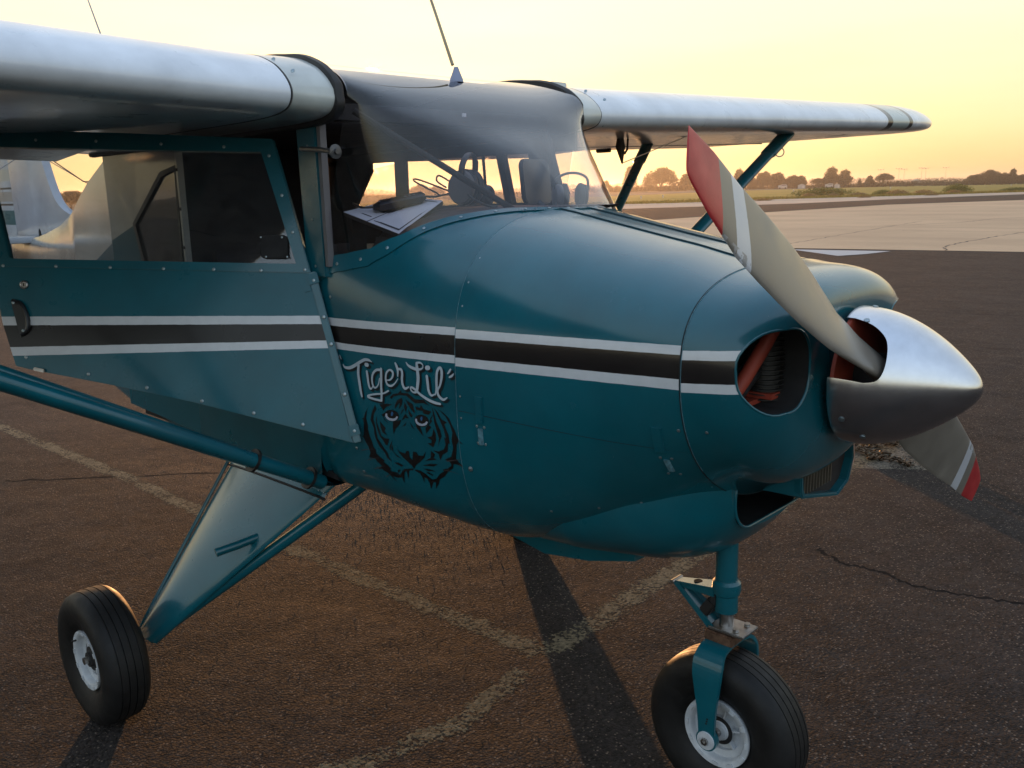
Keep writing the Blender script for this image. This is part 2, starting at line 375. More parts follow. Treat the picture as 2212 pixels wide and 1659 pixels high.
def painted(pts, w, z, mat, label):
    P = crspline(pts, 10); v = []; n = len(P); fade = []
    for i, (x, y) in enumerate(P):
        a = Vector(P[max(i-1, 0)]); c = Vector(P[min(i+1, n-1)]); d = (c-a).normalized(); nn = Vector((-d.y, d.x))
        for q, f in ((-.85, 0), (-.35, 1), (.35, 1), (.85, 0)): v.append((x+nn.x*w*q, y+nn.y*w*q, z)); fade.append(f)
    b = MB(); b.add(v, [(4*i+k, 4*i+k+1, 4*i+k+5, 4*i+k+4) for i in range(n-1) for k in range(3)]); o = b.build('painted_line', mat, None, False)
    at = o.data.attributes.new('fade', 'FLOAT', 'POINT'); at.data.foreach_set('value', fade); tag(o, label, kind='structure'); return o
m_line = worn_paint('worn_line_mat', (.21, .17, .11), .457)
painted([(-6.5, -.05), (-4.53, .03), (-2.6, .12), (-1.64, .135), (-.8, .18), (0, .20), (.80, .235)], .09, .00415, m_line, 'worn pale yellow painted line running under the fuselage')
painted([(.80, .235), (.815, .46), (.79, .9), (.76, 1.48), (.74, 2.4), (.76, 3.3), (.8, 4.3)], .10, .00418, m_line, 'worn pale painted line leading from the nose wheel to the chain')
painted([(.70, -.95), (.83, -.63), (.87, -.42), (.90, -.25), (.84, .1)], .08, .00421, m_line, 'worn end of painted line at the bottom edge')
m_patch = worn_paint('concrete_patch_mat', (.20, .17, .13), .44, False)
sheet('tie_down_patch', [(.50, 3.28), (.80, 3.10), (1.12, 3.32), (1.14, 3.72), (.98, 4.02), (.62, 3.98), (.42, 3.62)], .00412, m_patch, 'rough concrete patch around the tie-down anchor')
# loose gravel: small stones lying on the asphalt
def gravel(name, n, region, smin, smax, mat, label, power=1.0):
    rng = np.random.default_rng(5)
    oc = np.array([[1, 0, 0], [-1, 0, 0], [0, 1, 0], [0, -1, 0], [0, 0, 1], [0, 0, -1]], float)
    of = np.array([[0, 2, 4], [2, 1, 4], [1, 3, 4], [3, 0, 4], [2, 0, 5], [1, 2, 5], [3, 1, 5], [0, 3, 5]])
    pos = region(rng, n); n = len(pos)
    s = rng.uniform(0, 1, n)**2.2*(smax-smin)+smin
    th = rng.uniform(0, 2*PI, n); sc = np.stack([s*rng.uniform(.8, 1.5, n), s*rng.uniform(.7, 1.1, n), s*rng.uniform(.45, .8, n)], 1)
    V = oc[None]*sc[:, None, :]*rng.uniform(.75, 1.15, (n, 6, 1))
    c, sn = np.cos(th), np.sin(th)
    X = V[:, :, 0]*c[:, None]-V[:, :, 1]*sn[:, None]; Y = V[:, :, 0]*sn[:, None]+V[:, :, 1]*c[:, None]
    P = np.stack([X+pos[:, 0:1], Y+pos[:, 1:2], V[:, :, 2]+.004+sc[:, 2:3]*.45], 2).reshape(-1, 3)
    Fc = (of[None]+(np.arange(n)*6)[:, None, None]).reshape(-1, 3)
    me = bpy.data.meshes.new(name); me.vertices.add(len(P)); me.vertices.foreach_set('co', P.ravel())
    me.loops.add(Fc.size); me.loops.foreach_set('vertex_index', Fc.ravel().astype(np.int32)); me.polygons.add(len(Fc))
    me.polygons.foreach_set('loop_start', np.arange(0, Fc.size, 3, dtype=np.int32)); me.update(calc_edges=True)
    me.materials.append(mat); o = bpy.data.objects.new(name, me); C.objects.link(o); tag(o, label, kind='stuff'); return o
def near_region(rng, n):
    x = rng.uniform(-3.2, 2.6, n); y = rng.uniform(-1.6, 4.6, n)
    d = np.hypot(x-2.8, y+1.97); keep = rng.uniform(0, 1, n) < np.clip(1.7-.28*d, .12, 1)
    return np.stack([x, y], 1)[keep]
def under_region(rng, n):
    x = rng.normal(-1.3, .8, n); y = rng.normal(1.5, .55, n); return np.stack([x, y], 1)
mg = NT('gravel_mat'); oi = mg.noise(60, 2); mg.bsdf(mg.mix(mg.ramp(oi, .35, .65), (.03, .025, .022), (.20, .155, .12)), .8, 0, 0, None, .4)
gravel('gravel', 30000, near_region, .0008, .0021, mg.m, 'loose fine gravel scattered over the asphalt apron')
gravel('gravel', 12000, under_region, .0012, .0034, mg.m, 'coarse pebbles on the asphalt beyond the main gear')

# ------------------------------------------------------------------ trees and shrubs
def leaf_mat(name, a, b):
    m = NT(name); c = m.mix(m.ramp(m.noise(.9, 5, .7), .3, .7), a, b); c = m.mix(m.ramp(m.noise(4, 3), .3, .7, 0, .5), c, tuple(v*.5 for v in a))
    bs = m.bsdf(c, .8, 0, 0, None, .2); tl = m.n('BsdfTranslucent'); tl.inputs[0].default_value = (*[min(1, v*1.3) for v in b], 1)
    mx = m.n('MixShader'); mx.inputs[0].default_value = .3; m.l(bs.outputs[0], mx.inputs[1]); m.l(tl.outputs[0], mx.inputs[2]); m.l(mx.outputs[0], m.out.inputs[0]); return m.m
m_leaf = leaf_mat('leaf_mat', (.055, .054, .028), (.095, .090, .044))
m_leaf2 = leaf_mat('shrub_leaf_mat', (.06, .085, .018), (.12, .15, .03))
m_dry = leaf_mat('dry_leaf_mat', (.20, .135, .060), (.32, .22, .10))
m_bark = simple('bark_mat', (.06, .045, .035), .9)
def crown_mesh(name, blobs, n, ls, seed, mat):
    """leaf-clump faces through the volume of several ellipsoids (unit tree: height 1)"""
    rng = np.random.default_rng(seed); V = []; F = []
    vol = np.array([b[3]*b[4]*b[5] for b in blobs]); cnt = (n*vol/vol.sum()).astype(int)
    for (cx, cy, cz, rx, ry, rz), k in zip(blobs, cnt):
        d = rng.normal(size=(k, 3)); d /= np.linalg.norm(d, axis=1)[:, None]; r = rng.uniform(.1, 1, k)**.45*rng.uniform(.82, 1.12, k)
        P = np.array([cx, cy, cz]) + d*r[:, None]*np.array([rx, ry, rz])
        for p_ in P:
            if p_[2] < .06: continue
            a = rng.normal(size=3); a /= np.linalg.norm(a); b = np.cross(a, rng.normal(size=3)); b /= np.linalg.norm(b); s = ls*rng.uniform(.5, 1.4)
            o = len(V); V += [p_-a*s, p_-b*s*.6, p_+a*s, p_+b*s*.6]; F.append((o, o+1, o+2, o+3))
    me = bpy.data.meshes.new(name); me.from_pydata([tuple(v) for v in V], [], F); me.materials.append(mat); return me
def trunk_mesh(name, th, r, limbs, seed):
    rg_ = random.Random(seed); b = MB(); b.tube([(0, 0, -.02), (.01, 0, th*.5), (0, .01, th)], [r, r*.75, r*.55], 7)
    for k in range(limbs):
        a = k*2*PI/limbs+rg_.uniform(-.4, .4); e = rg_.uniform(.15, .3)
        b.tube([(0, 0, th*.8), (math.cos(a)*e*.5, math.sin(a)*e*.5, th+.12), (math.cos(a)*e, math.sin(a)*e, th+.3)], [r*.5, r*.35, r*.15], 5)
    me_o = b.build(name, m_bark); me = me_o.data; bpy.data.objects.remove(me_o); return me
KIND = {}
def kind(name, blobs, n, ls, seed, th, r, limbs, mat=m_leaf):
    KIND[name] = (crown_mesh(name+'_crown', blobs, n, ls, seed, mat), trunk_mesh(name+'_trunk', th, r, limbs, seed))
kind('round', [(0, 0, .55, .42, .42, .38), (-.3, 0, .4, .3, .3, .28), (.32, .1, .42, .3, .3, .28), (.05, -.2, .72, .28, .28, .26), (-.15, .2, .66, .28, .28, .25)], 5200, .034, 1, .22, .05, 5)
kind('dome', [(0, 0, .62, .5, .5, .36), (-.5, 0, .5, .45, .4, .34), (.5, 0, .55, .45, .4, .32), (.15, .2, .75, .4, .4, .24), (-.8, .1, .35, .3, .3, .26), (.8, .1, .36, .3, .3, .26)], 8500, .031, 2, .2, .05, 6)
kind('tall', [(0, 0, .45, .28, .28, .32), (.02, 0, .75, .22, .22, .25), (-.15, 0, .35, .22, .22, .22), (.16, 0, .42, .2, .2, .26), (-.04, .08, .62, .22, .22, .2)], 4400, .030, 3, .15, .035, 4)
kind('conifer', [(0, 0, .25, .26, .26, .2), (0, 0, .5, .18, .18, .2), (0, 0, .75, .10, .10, .2), (0, 0, .92, .04, .04, .1)], 2000, .028, 4, .15, .03, 0)
kind('umbrella', [(0, 0, .72, .62, .5, .26), (-.4, 0, .62, .4, .3, .22), (.42, 0, .68, .45, .35, .22), (.1, 0, .85, .4, .35, .15), (.7, 0, .62, .25, .2, .16)], 4600, .032, 5, .5, .05, 6)
kind('shrub', [(0, 0, .4, .8, .6, .5), (-.7, 0, .3, .5, .5, .4), (.7, 0, .32, .55, .5, .42), (.2, .2, .6, .5, .5, .4)], 1800, .05, 6, .1, .04, 3)
TW = {'round': .95, 'dome': 2.0, 'tall': .62, 'conifer': .5, 'umbrella': 1.6, 'shrub': 2.3}
def tree(kd, x, y, h, w, label, group, z=0, cat='tree', rot=None):
    root = empty({'conifer': 'conifer_tree', 'shrub': 'shrub'}.get(kd, 'tree'), (x, y, z)); cm, tm = KIND[kd]
    a = random.uniform(0, 6.28) if rot is None else rot
    for nm, me in (('crown', cm), ('trunk', tm)):
        o = bpy.data.objects.new(nm, me); C.objects.link(o); o.parent = root
    sc_ = w/TW[kd]*1.08; root.scale = (sc_, sc_, h*1.06); root.rotation_euler = (0, 0, a)
    tag(root, label, cat, group); return root
FA = R(131-90)
G = 'trees along the far edge of the airfield'
for kd, x, y, h, w, lab in [
    ('round', -150.4, 312.7, 4.6, 4.6, 'round tree behind the blade edge, left of the tall pair'),
    ('umbrella', -144.6, 315.5, 3.4, 5.4, 'low spreading tree at the left foot of the tall pair'),
    ('tall', -140.5, 317.4, 7.1, 5.4, 'tallest tree of the pair right of the propeller blade'),
    ('tall', -136.3, 319.2, 6.1, 5.0, 'slightly shorter right tree of the tall pair'),
    ('shrub', -143.0, 317.0, 3.3, 5.5, 'dark bush filling the foot of the tall pair'),
    ('conifer', -131.6, 321.2, 3.1, 2.4, 'small pointed tree standing alone right of the tall pair'),
    ('umbrella', -124.2, 324.2, 4.5, 6.6, 'wide dome-topped tree leaning right, below the mast lights'),
    ('tall', -128.6, 322.6, 3.9, 3.0, 'thin tree at the left side of the wide dome-topped tree'),
    ('round', -96.5, 333.6, 3.6, 5.2, 'left tree of the dark grove near the right edge'),
    ('dome', -92.5, 334.8, 4.9, 7.8, 'big rounded tree of the dark grove near the right edge'),
    ('round', -88.7, 335.9, 3.9, 4.4, 'lower tree right of the big rounded one'),
    ('tall', -85.9, 336.6, 5.0, 2.8, 'sparse upright tree near the right picture edge'),
    ('round', -83.4, 337.2, 3.2, 3.8, 'tree at the very right picture edge'),
    ('round', -210.9, 275.2, 4.5, 3.0, 'small round tree seen between windshield and rear strut'),
    ('conifer', -209.3, 276.4, 2.6, 1.9, 'left small conifer beside the rear strut'),
    ('conifer', -207.4, 277.8, 2.6, 1.6, 'right small conifer beside the rear strut'),
    ('tall', -203.6, 280.8, 9.4, 4.6, 'tall tree half hidden by the rear wing strut'),
    ('dome', -194.1, 287.4, 8.7, 12.0, 'huge dome-shaped tree between the two wing struts'),
    ('tall', -186.3, 292.5, 6.2, 5.0, 'tree half hidden behind the red blade tip'),
    ('tall', -169.6, 302.6, 7.4, 4.2, 'tree half hidden by the front wing strut'),
    ('round', -165.1, 305.1, 4.2, 3.4, 'small tree just right of the front wing strut'),
    ('round', -161.7, 307.0, 6.4, 5.0, 'left tree of the three between strut and blade'),
    ('round', -157.5, 309.2, 5.9, 5.6, 'middle tree of the three between strut and blade'),
    ('round', -152.6, 311.8, 4.8, 4.8, 'right tree of the three between strut and blade')]:
    tree(kd, x, y, h, w, lab, G, rot=FA+random.uniform(-.25, .25))
for i, (x, y, h, w, lab) in enumerate([(-184.6, 67.8, 3.3, 8.5, 'bushy tree seen through the open door window beside the tail fin')]):
    tree('dome', x, y, h, w, lab, None, rot=R(70))
for x, y, h, w, lab in [(-281.8, 201.8, 3.8, 3.7, 'hazy tree low in the left cabin window'), (-262.9, 226, 4.6, 7.3, 'pair of hazy trees in the middle of the cabin window'), (-258.8, 230.5, 3.9, 7.0, 'hazy tree right of the pair in the cabin window')]:
    tree('dome', x, y, h, w, lab, G, rot=FA)
H_ = 'bushes along the far edge of the airfield'
rr = random.Random(3); k = 0
names = ['left end of the hedge', 'hedge below the huge dome tree', 'hedge between strut and blade', 'hedge right of the blade', 'hedge below the mast lights', 'hedge beside the dark grove']
# continuous low hedgerow: one mass nobody could count
hv = []; hf = []; rng = np.random.default_rng(8)
def hedge(x0, y0, x1, y1, n, h, d):
    for i in range(n):
        t = rng.uniform(); x = x0+(x1-x0)*t+rng.normal()*d; y = y0+(y1-y0)*t+rng.normal()*d
        hh = h*(.55+.45*math.sin(t*37)*math.sin(t*91+1))*rng.uniform(.1, 1)**.6; a = rng.normal(size=3); a /= np.linalg.norm(a); b = np.cross(a, rng.normal(size=3)); b /= np.linalg.norm(b)
        s = rng.uniform(.15, .40); p_ = np.array([x, y, max(.15, hh)]); o = len(hv)
        hv.extend([p_-a*s, p_-b*s*.6, p_+a*s, p_+b*s*.6]); hf.append((o, o+1, o+2, o+3))
hedge(-222, 270, -178, 300, 9500, 2.6, 1.5); hedge(-178, 300, -150, 316, 2500, 1.6, 1.5); hedge(-150, 318, -132, 324, 2200, 1.5, 1.2)
hedge(-131, 324, -97, 336, 6500, 2.2, 1.5); hedge(-97, 336, -76, 342, 3500, 2.4, 1.5); hedge(-330, 120, -222, 268, 6000, 1.5, 3)
me = bpy.data.meshes.new('hedgerow'); me.from_pydata([tuple(v) for v in hv], [], hf); me.materials.append(m_leaf)
ho = bpy.data.objects.new('hedgerow', me); C.objects.link(ho); tag(ho, 'low dark hedgerow and scrub along the far side of the airfield', kind='stuff')
# far hazy woodland on the horizon
hv = []; hf = []
for i in range(9000):
    az = rng.uniform(R(98), R(165)); d = rng.uniform(1300, 1700); hh = rng.uniform(0, 1)**1.3*(5+3*math.sin(az*23)+2*math.sin(az*61)); s = rng.uniform(1, 3)
    p_ = np.array([math.cos(az)*d, math.sin(az)*d, hh]); a = rng.normal(size=3); a /= np.linalg.norm(a); b = np.cross(a, rng.normal(size=3)); b /= np.linalg.norm(b); o = len(hv)
    hv.extend([p_-a*s, p_-b*s, p_+a*s, p_+b*s]); hf.append((o, o+1, o+2, o+3))
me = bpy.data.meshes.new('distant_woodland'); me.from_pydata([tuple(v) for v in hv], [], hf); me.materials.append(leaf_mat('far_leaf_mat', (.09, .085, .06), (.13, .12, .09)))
ho = bpy.data.objects.new('distant_woodland', me); C.objects.link(ho); tag(ho, 'faint hazy woodland on the horizon', kind='stuff')
# low green bushes and dry tufts at the edge of the grass
KIND['green'] = (crown_mesh('green_crown', [(0, 0, .4, .8, .6, .5), (-.7, 0, .3, .5, .5, .4), (.7, 0, .32, .55, .5, .42), (.2, .2, .6, .5, .5, .4)], 2400, .045, 16, m_leaf2), KIND['shrub'][1])
KIND['dry'] = (crown_mesh('dry_crown', [(0, 0, .35, .8, .6, .5), (-.6, 0, .3, .5, .5, .4), (.6, 0, .3, .5, .5, .4)], 900, .07, 17, m_dry), KIND['shrub'][1])
TW['green'] = 2.3; TW['dry'] = 2.2
def shrub(kd, x, y, h, w, label, group):
    o = tree(kd, x, y, h, w, label, group, cat='shrub', rot=R(70)); o.name = 'shrub' if kd == 'green' else 'dry_weed_clump'; return o
shrub('green', -50.4, 114.3, 1.15, 9.5, 'long low green bush at the grass edge left of centre right', 'green bushes at the grass edge')
shrub('green', -37.4, 126.6, 1.25, 4.6, 'rounded green bush at the grass edge towards the right', 'green bushes at the grass edge')
shrub('green', -44.5, 119.5, .7, 3.2, 'small green bush between the two larger bushes', 'green bushes at the grass edge')
shrub('green', -33.0, 138.0, .6, 6.5, 'faint low green growth near the right picture edge', 'green bushes at the grass edge')
cl = [(-49.6, 108.4, .6, 2.2, 'dry weed clump before the long green bush'), (-47.0, 109.8, .5, 1.8, 'second dry weed clump before the long green bush'), (-44.4, 111.5, .55, 2.6, 'dry weed clump right of the long green bush'),
      (-41.4, 116.5, .8, 3.4, 'tan weed clump between the green bushes'), (-39.2, 119.4, .7, 3.4, 'wide tan weed clump left of the rounded bush'), (-36.0, 121.0, .6, 2.4, 'tan weed clump in front of the rounded bush'),
      (-50.5, 92.0, .35, 2.2, 'dry tuft on the pale strip near the blade'), (-44.0, 86.0, .3, 2.4, 'flat dry tuft on the pale strip, left of the blade'), (-46.5, 80.5, .3, 2.6, 'flat dry tuft on the pale strip behind the struts'), (-38.5, 99.0, .3, 2.0, 'dry tuft on the pale strip right of the blade'), (-35.0, 110.0, .3, 2.2, 'small dry tuft below the bushes on the pale strip')]
for x, y, h, w, lab in cl: shrub('dry', x, y, h, w, lab, 'dry weed clumps on the pale strip')
# ragged grass along the strip edge
gv = []; gf = []
edge = crspline([(-90, 60), (-53.1, 74.8), (-47.7, 94.5), (-39.7, 108.2), (-30.8, 131.8), (-14, 165)], 10)
for i in range(12000):
    j = rng.integers(0, len(edge)-1); t = rng.uniform(); x = lerp(edge[j][0], edge[j+1][0], t)-abs(rng.normal())*3.5+.8; y = lerp(edge[j][1], edge[j+1][1], t)+rng.normal()*.6
    h = rng.uniform(.06, .30); a = rng.uniform(0, 6.28); w = rng.uniform(.06, .2); o = len(gv)
    gv += [(x-math.cos(a)*w, y-math.sin(a)*w, 0), (x+math.cos(a)*w, y+math.sin(a)*w, 0), (x+rng.normal()*.05, y, h)]; gf.append((o, o+1, o+2))
me = bpy.data.meshes.new('grass_tufts'); me.from_pydata(gv, [], gf); me.materials.append(m_grass)
go = bpy.data.objects.new('grass_tufts', me); C.objects.link(go); tag(go, 'ragged grass blades along the edge of the infield', kind='stuff')
# floodlight masts, sheds, runway lights
m_steel = simple('mast_mat', (.62, .55, .48), .5); m_wht = simple('shed_white', (.45, .42, .38), .6); m_glassdark = simple('dark_pane', (.03, .035, .04), .2)
def mast(x, y, h, lab):
    r = empty('floodlight_mast', (x, y, 0)); tag(r, lab, 'light mast', 'floodlight masts on the horizon')
    MB().tube([(0, 0, 0), (0, 0, h)], [.17, .10], 8).build('pole', m_steel, r)
    MB().box((0, 0, h), (2.6, 2.6, .12)).build('crossarm', m_steel, r, False)
    for q in (-1.3, 0, 1.3): MB().box((q, q, h+.28), (.7, .7, .42)).build('floodlight', m_wht, r, False)
for x, y, h, lab in [(-253.3, 649.5, 10.1, 'leftmost floodlight mast, above the thin tree'), (-242.2, 653.8, 10.5, 'left mast of the close left pair'), (-238.8, 654.6, 10.0, 'right mast of the close left pair'), (-228.4, 658.9, 10.6, 'left mast of the brightest middle pair'), (-225.9, 659.3, 10.2, 'right mast of the brightest middle pair'), (-213.9, 663.7, 10.4, 'rightmost floodlight mast standing alone')]:
    mast(x, y, h, lab)
def shed(x, y, w, d, h, lab, van=False):
    r = empty('van' if van else 'shed', (x, y, 0)); r.rotation_euler = (0, 0, R(25)); tag(r, lab, 'van' if van else 'shed')
    if van:
        MB().box((0, 0, h*.55), (w, d, h*.7)).build('body', m_wht, r, False, bevel=.12); MB().box((w*.12, 0, h*.93), (w*.6, d*.9, h*.3)).build('roof', m_wht, r, False, bevel=.1)
        MB().box((w*.12, -d*.46, h*.85), (w*.5, .03, h*.2)).build('window', m_glassdark, r, False)
        for q in (-.32, .32): MB().lathe([(-.1, .3), (.1, .3)], (w*q, -d/2, .32), 'y', 12).build('wheel', m_glassdark, r)
    else:
        MB().box((0, 0, h*.4), (w, d, h*.8)).build('wall', m_wht, r, False)
        MB().extrude([(-w*.55, h*.78), (w*.55, h*.78), (0, h*1.1)], lambda a, b, c: (a, c-d*.55, b), d*1.1).build('roof', m_wht, r, False)
        MB().box((w*.2, -d/2-.02, h*.35), (w*.2, .04, h*.6)).build('door', m_steel, r, False)
shed(-146.6, 292.3, 3.0, 1.7, 1.5, 'small white van parked below the middle trees', True)
shed(-124.2, 356.2, 4.2, 3.0, 2.3, 'small white shed in the hedge below the masts')
shed(-139.0, 312.5, 2.8, 1.7, 1.5, 'pale van parked under the tall pair of trees', True)
shed(-136.9, 314.5, 1.9, 1.5, 1.3, 'low cream shed right of the pale van')
shed(-148.2, 310.0, 2.6, 2.0, 1.5, 'white shed at the left foot of the tall pair')
def marker(x, y, lab):
    r = empty('runway_light', (x, y, 0)); tag(r, lab, 'runway light', 'runway edge lights in the grass')
    MB().lathe([(0, .1), (.25, .08), (.27, .16), (.42, .14), (.46, .03)], (0, 0, 0), 'z', 10).build('lamp_housing', m_wht, r)
for x, y, lab in [(-74, 106, 'white runway light behind the rear strut'), (-77, 116, 'second white runway light behind the struts'), (-92, 190, 'runway light in the grass right of the blade'), (-80, 215, 'runway light in the grass below the tall pair'), (-66, 260, 'runway light in the grass left of the dark grove')]:
    marker(x, y, lab)
# chain and anchor ring on the asphalt
m_chain = simple('rusty_chain_mat', (.10, .065, .04), .45, .8, 0, .4, 40)
ch = empty('tie_down_chain', (0, 0, 0)); tag(ch, 'rusty tie-down chain heaped on the asphalt behind the propeller', 'chain')
def ring(c, major, minor, rot, sx=1.5):
    b = MB(); n = 14; k = 6; rings = []
    for i in range(n):
        t = 2*PI*i/n; cx = Vector((math.cos(t)*major*sx, math.sin(t)*major, 0)); d = Vector((math.cos(t), math.sin(t), 0)); r_ = []
        for j in range(k):
            u = 2*PI*j/k; r_.append(Vector(c)+rot @ (cx+d*math.cos(u)*minor+Vector((0, 0, math.sin(u)*minor))))
        rings.append(r_)
    rings.append(rings[0]); return b.loft(rings)
cp = crspline([(.42, 3.52), (.56, 3.55), (.64, 3.62), (.70, 3.60), (.78, 3.70), (.70, 3.50), (.62, 3.44), (.72, 3.38), (.84, 3.42), (.78, 3.30), (.92, 3.36), (1.02, 3.30)], 6)
lm = None
for i, (x, y) in enumerate(cp):
    rt = Euler((random.uniform(-.5, .5)+(PI/2 if i % 2 else 0), random.uniform(-.3, .3), random.uniform(0, 6.28))).to_matrix()
    z = .022+(.02 if 18 < i < 50 else 0)*random.random()
    if i == 0: lk = ring((0, 0, 0), .016, .0048, Matrix.Identity(3)).build('chain_link', m_chain, ch)
    else: lk = inst(lk, ch)
    lk.matrix_local = Matrix.Translation((x, y, z)) @ rt.to_4x4()
ar = ring((0, 0, 0), .038, .007, Matrix.Identity(3), 1.0).build('anchor_ring', m_chain, ch); ar.matrix_local = Matrix.Translation((.77, 3.78, .045)) @ Euler((1.2, .1, .6)).to_matrix().to_4x4()

hz = MB().box((0, 0, 8.0), (5300, 5300, 18.0)).build('haze', None, None, False); tag(hz, 'thin warm evening haze lying over the airfield', kind='stuff')
hm = bpy.data.materials.new('haze_mat'); hm.use_nodes = True; hm.node_tree.nodes.clear(); ho_ = hm.node_tree.nodes.new('ShaderNodeOutputMaterial'); hv_ = hm.node_tree.nodes.new('ShaderNodeVolumePrincipled')
hv_.inputs['Color'].default_value = (.92, .88, .84, 1); hv_.inputs['Density'].default_value = .0005; hv_.inputs['Anisotropy'].default_value = .72; hm.node_tree.links.new(hv_.outputs[0], ho_.inputs['Volume']); hz.data.materials.append(hm)

# ------------------------------------------------------------------ aeroplane: x forward, y to its left, z up, main axle at x=0
plane = empty('airplane', (0, 0, 0)); tag(plane, 'teal and white high-wing light aeroplane parked nose right with its door open', 'airplane')
m_teal = paint('teal_paint', TEAL)
m_boot = paint('boot_cowl_paint', TEAL, [(1.3155, .0150), (1.2895, .0200), (1.2500, .0100), (1.2330, .0070)])
m_cowl = paint('cowl_paint', TEAL, [(1.3015, .0237), (1.2735, .0285), (1.2275, .0253), (1.2070, .0237)], rough=.24)
m_bowl = paint('bowl_paint', TEAL, [(1.2020, .0737), (1.1925, .0680), (1.1205, .0805), (1.1160, .0720)], lmax=1.935, rough=.24)
m_door = paint('door_paint', TEAL, [(.3675, .2850), (.3430, .2825), (.2950, .2620), (.2720, .2580)], Lax=0, Hax=1, rough=.30, coat=.25, grime=.10)
m_rear = paint('rear_fuselage_paint', (.52, .50, .43), teal_below=(1.735, .31), rough=.22, grime=.2)
m_wingw = paint('wing_white_paint', (.82, .84, .88), rough=.30, bands=[(1, 3.185, 3.255, (.012, .011, .010)), (1, 3.255, 3.50, (.46, .52, .50)), (1, 3.50, 3.555, (.012, .011, .010))], grime=.3)
m_fair = paint('fairing_paint', (.60, .61, .57), rough=.34)
m_rubber = simple('seal_rubber', (.014, .012, .011), .55, var=.3)
m_tyre = simple('tyre_rubber', (.0105, .0095, .009), .58, var=.35, vscale=14, bump=.2, bscale=120, spec=.35)
m_rim = simple('rim_white', (.56, .58, .60), .42, var=.12, vscale=30)
m_steel2 = simple('bare_steel', (.42, .40, .38), .34, 1.0, 0, .2, 30)
m_rust = simple('rusty_steel', (.20, .115, .075), .55, .7, 0, .45, 55)
m_alu = None
def alu(name, col, rough, aniso=.0):
    m = NT(name); f = m.noise(18, 5, .6); mp = m.mapping((3, 60, 60)); g2 = m.noise(4, 3, .6, mp)
    c = m.mix(m.ramp(f, .3, .7), tuple(v*.86 for v in col), col)
    b = m.bsdf(c, m.ramp(m.math('ADD', m.math('MULTIPLY', f, .6), m.math('MULTIPLY', g2, .4)), .3, .7, rough*.75, rough*1.35), 1.0, 0, m.bump(g2, .02, .001)); return m.m
m_alu = alu('polished_aluminium', (.78, .77, .77), .20)
def blade_mat():
    m = NT('blade_paint'); sep = m.n('SeparateXYZ'); m.l(m.tc(), sep.inputs[0]); r = sep.outputs[2]; t = sep.outputs[1]
    f = m.noise(9, 6, .6); q = m.math('ADD', r, m.math('MULTIPLY', t, -.35)); q = m.math('ADD', q, m.math('MULTIPLY', m.math('SUBTRACT', m.noise(70, 4, .7), .5), .003))
    c = m.mix(m.ramp(f, .3, .7), (.20, .175, .145), (.27, .24, .20))
    wb = m.math('MULTIPLY', m.math('GREATER_THAN', q, .718), m.math('LESS_THAN', q, .770)); c = m.mix(wb, c, (.60, .61, .64))
    rd = m.math('GREATER_THAN', q, .820); c = m.mix(rd, c, m.mix(m.ramp(m.noise(12, 5), .35, .7), (.40, .018, .022), (.58, .05, .05)))
    ch_ = m.math('MULTIPLY', m.math('LESS_THAN', t, -.047), m.math('GREATER_THAN', m.noise(60, 4, .6), .5)); c = m.mix(m.math('MULTIPLY', ch_, m.math('GREATER_THAN', q, .72)), c, (.35, .34, .33))
    m.bsdf(c, m.ramp(f, .3, .7, .30, .5), .15, .15, m.bump(m.noise(200, 3), .08, .001)); return m.m
m_blade = blade_mat()
m_red = simple('red_primer', (.36, .055, .030), .55, var=.25)
m_dark = simple('dark_interior', (.014, .013, .013), .8, var=.3)
m_brown = simple('glareshield_vinyl', (.050, .034, .034), .7, var=.25, bump=.3, bscale=200)
m_cream = simple('cream_trim', (.78, .64, .44), .6, var=.1)
m_fabric = simple('seat_fabric', (.035, .032, .040), .85, var=.35, vscale=20)
m_paper = simple('paper', (.62, .63, .66), .7, var=.04)
m_ink = simple('ink', (.05, .05, .06), .7)
m_plastic = simple('black_plastic', (.018, .018, .020), .35, var=.2)
m_greyp = simple('grey_plastic', (.20, .20, .21), .4, var=.1)
m_screw = simple('screw_metal', (.36, .42, .44), .38, .85, 0, .3, 90)
m_glassw = glass('windshield_acrylic', (.84, .82, .86), .012, .03)
m_glassd = glass('door_acrylic', (.82, .84, .86), .01, .04, 1.5)
m_glassr = glass('rear_window_acrylic', (.45, .42, .34), .0, .25)
m_seam = simple('seam_gap', (.003, .012, .016), .8)
m_edge = simple('chipped_edge', (.10, .22, .26), .5, var=.5, vscale=90)

# --- section function of the forward fuselage
# stations: x, w, zc, zt, zb, nt, nb
ST=[(0.60,.520,1.16,1.66,.775,5.0,7.0),
    (0.80,.515,1.18,1.66,.765,3.8,6.0),
    (1.00,.495,1.20,1.64,.725,3.1,4.4),
    (1.17,.470,1.22,1.613,.69,2.7,3.3),
    (1.40,.448,1.24,1.568,.74,2.7,2.8),
    (1.62,.428,1.26,1.525,.84,2.75,2.3),
    (1.80,.410,1.27,1.487,.93,2.85,2.0),
    (1.88,.402,1.27,1.479,.975,2.85,2.1)]
def cr(a,b,c,d,t):
    return b+.5*t*(c-a+t*(2*a-5*b+4*c-d+t*(3*(b-c)+d-a)))
def sec(x):
    n=len(ST)
    if x<=ST[0][0]: return ST[0][1:]
    if x>=ST[-1][0]: return ST[-1][1:]
    for i in range(n-1):
        if x<=ST[i+1][0]: break
    A,B=ST[i],ST[i+1]; t=(x-A[0])/(B[0]-A[0])
    P=ST[max(i-1,0)];Q=ST[min(i+2,n-1)]
    return tuple(cr(P[k],A[k],B[k],Q[k],t) for k in range(1,7))
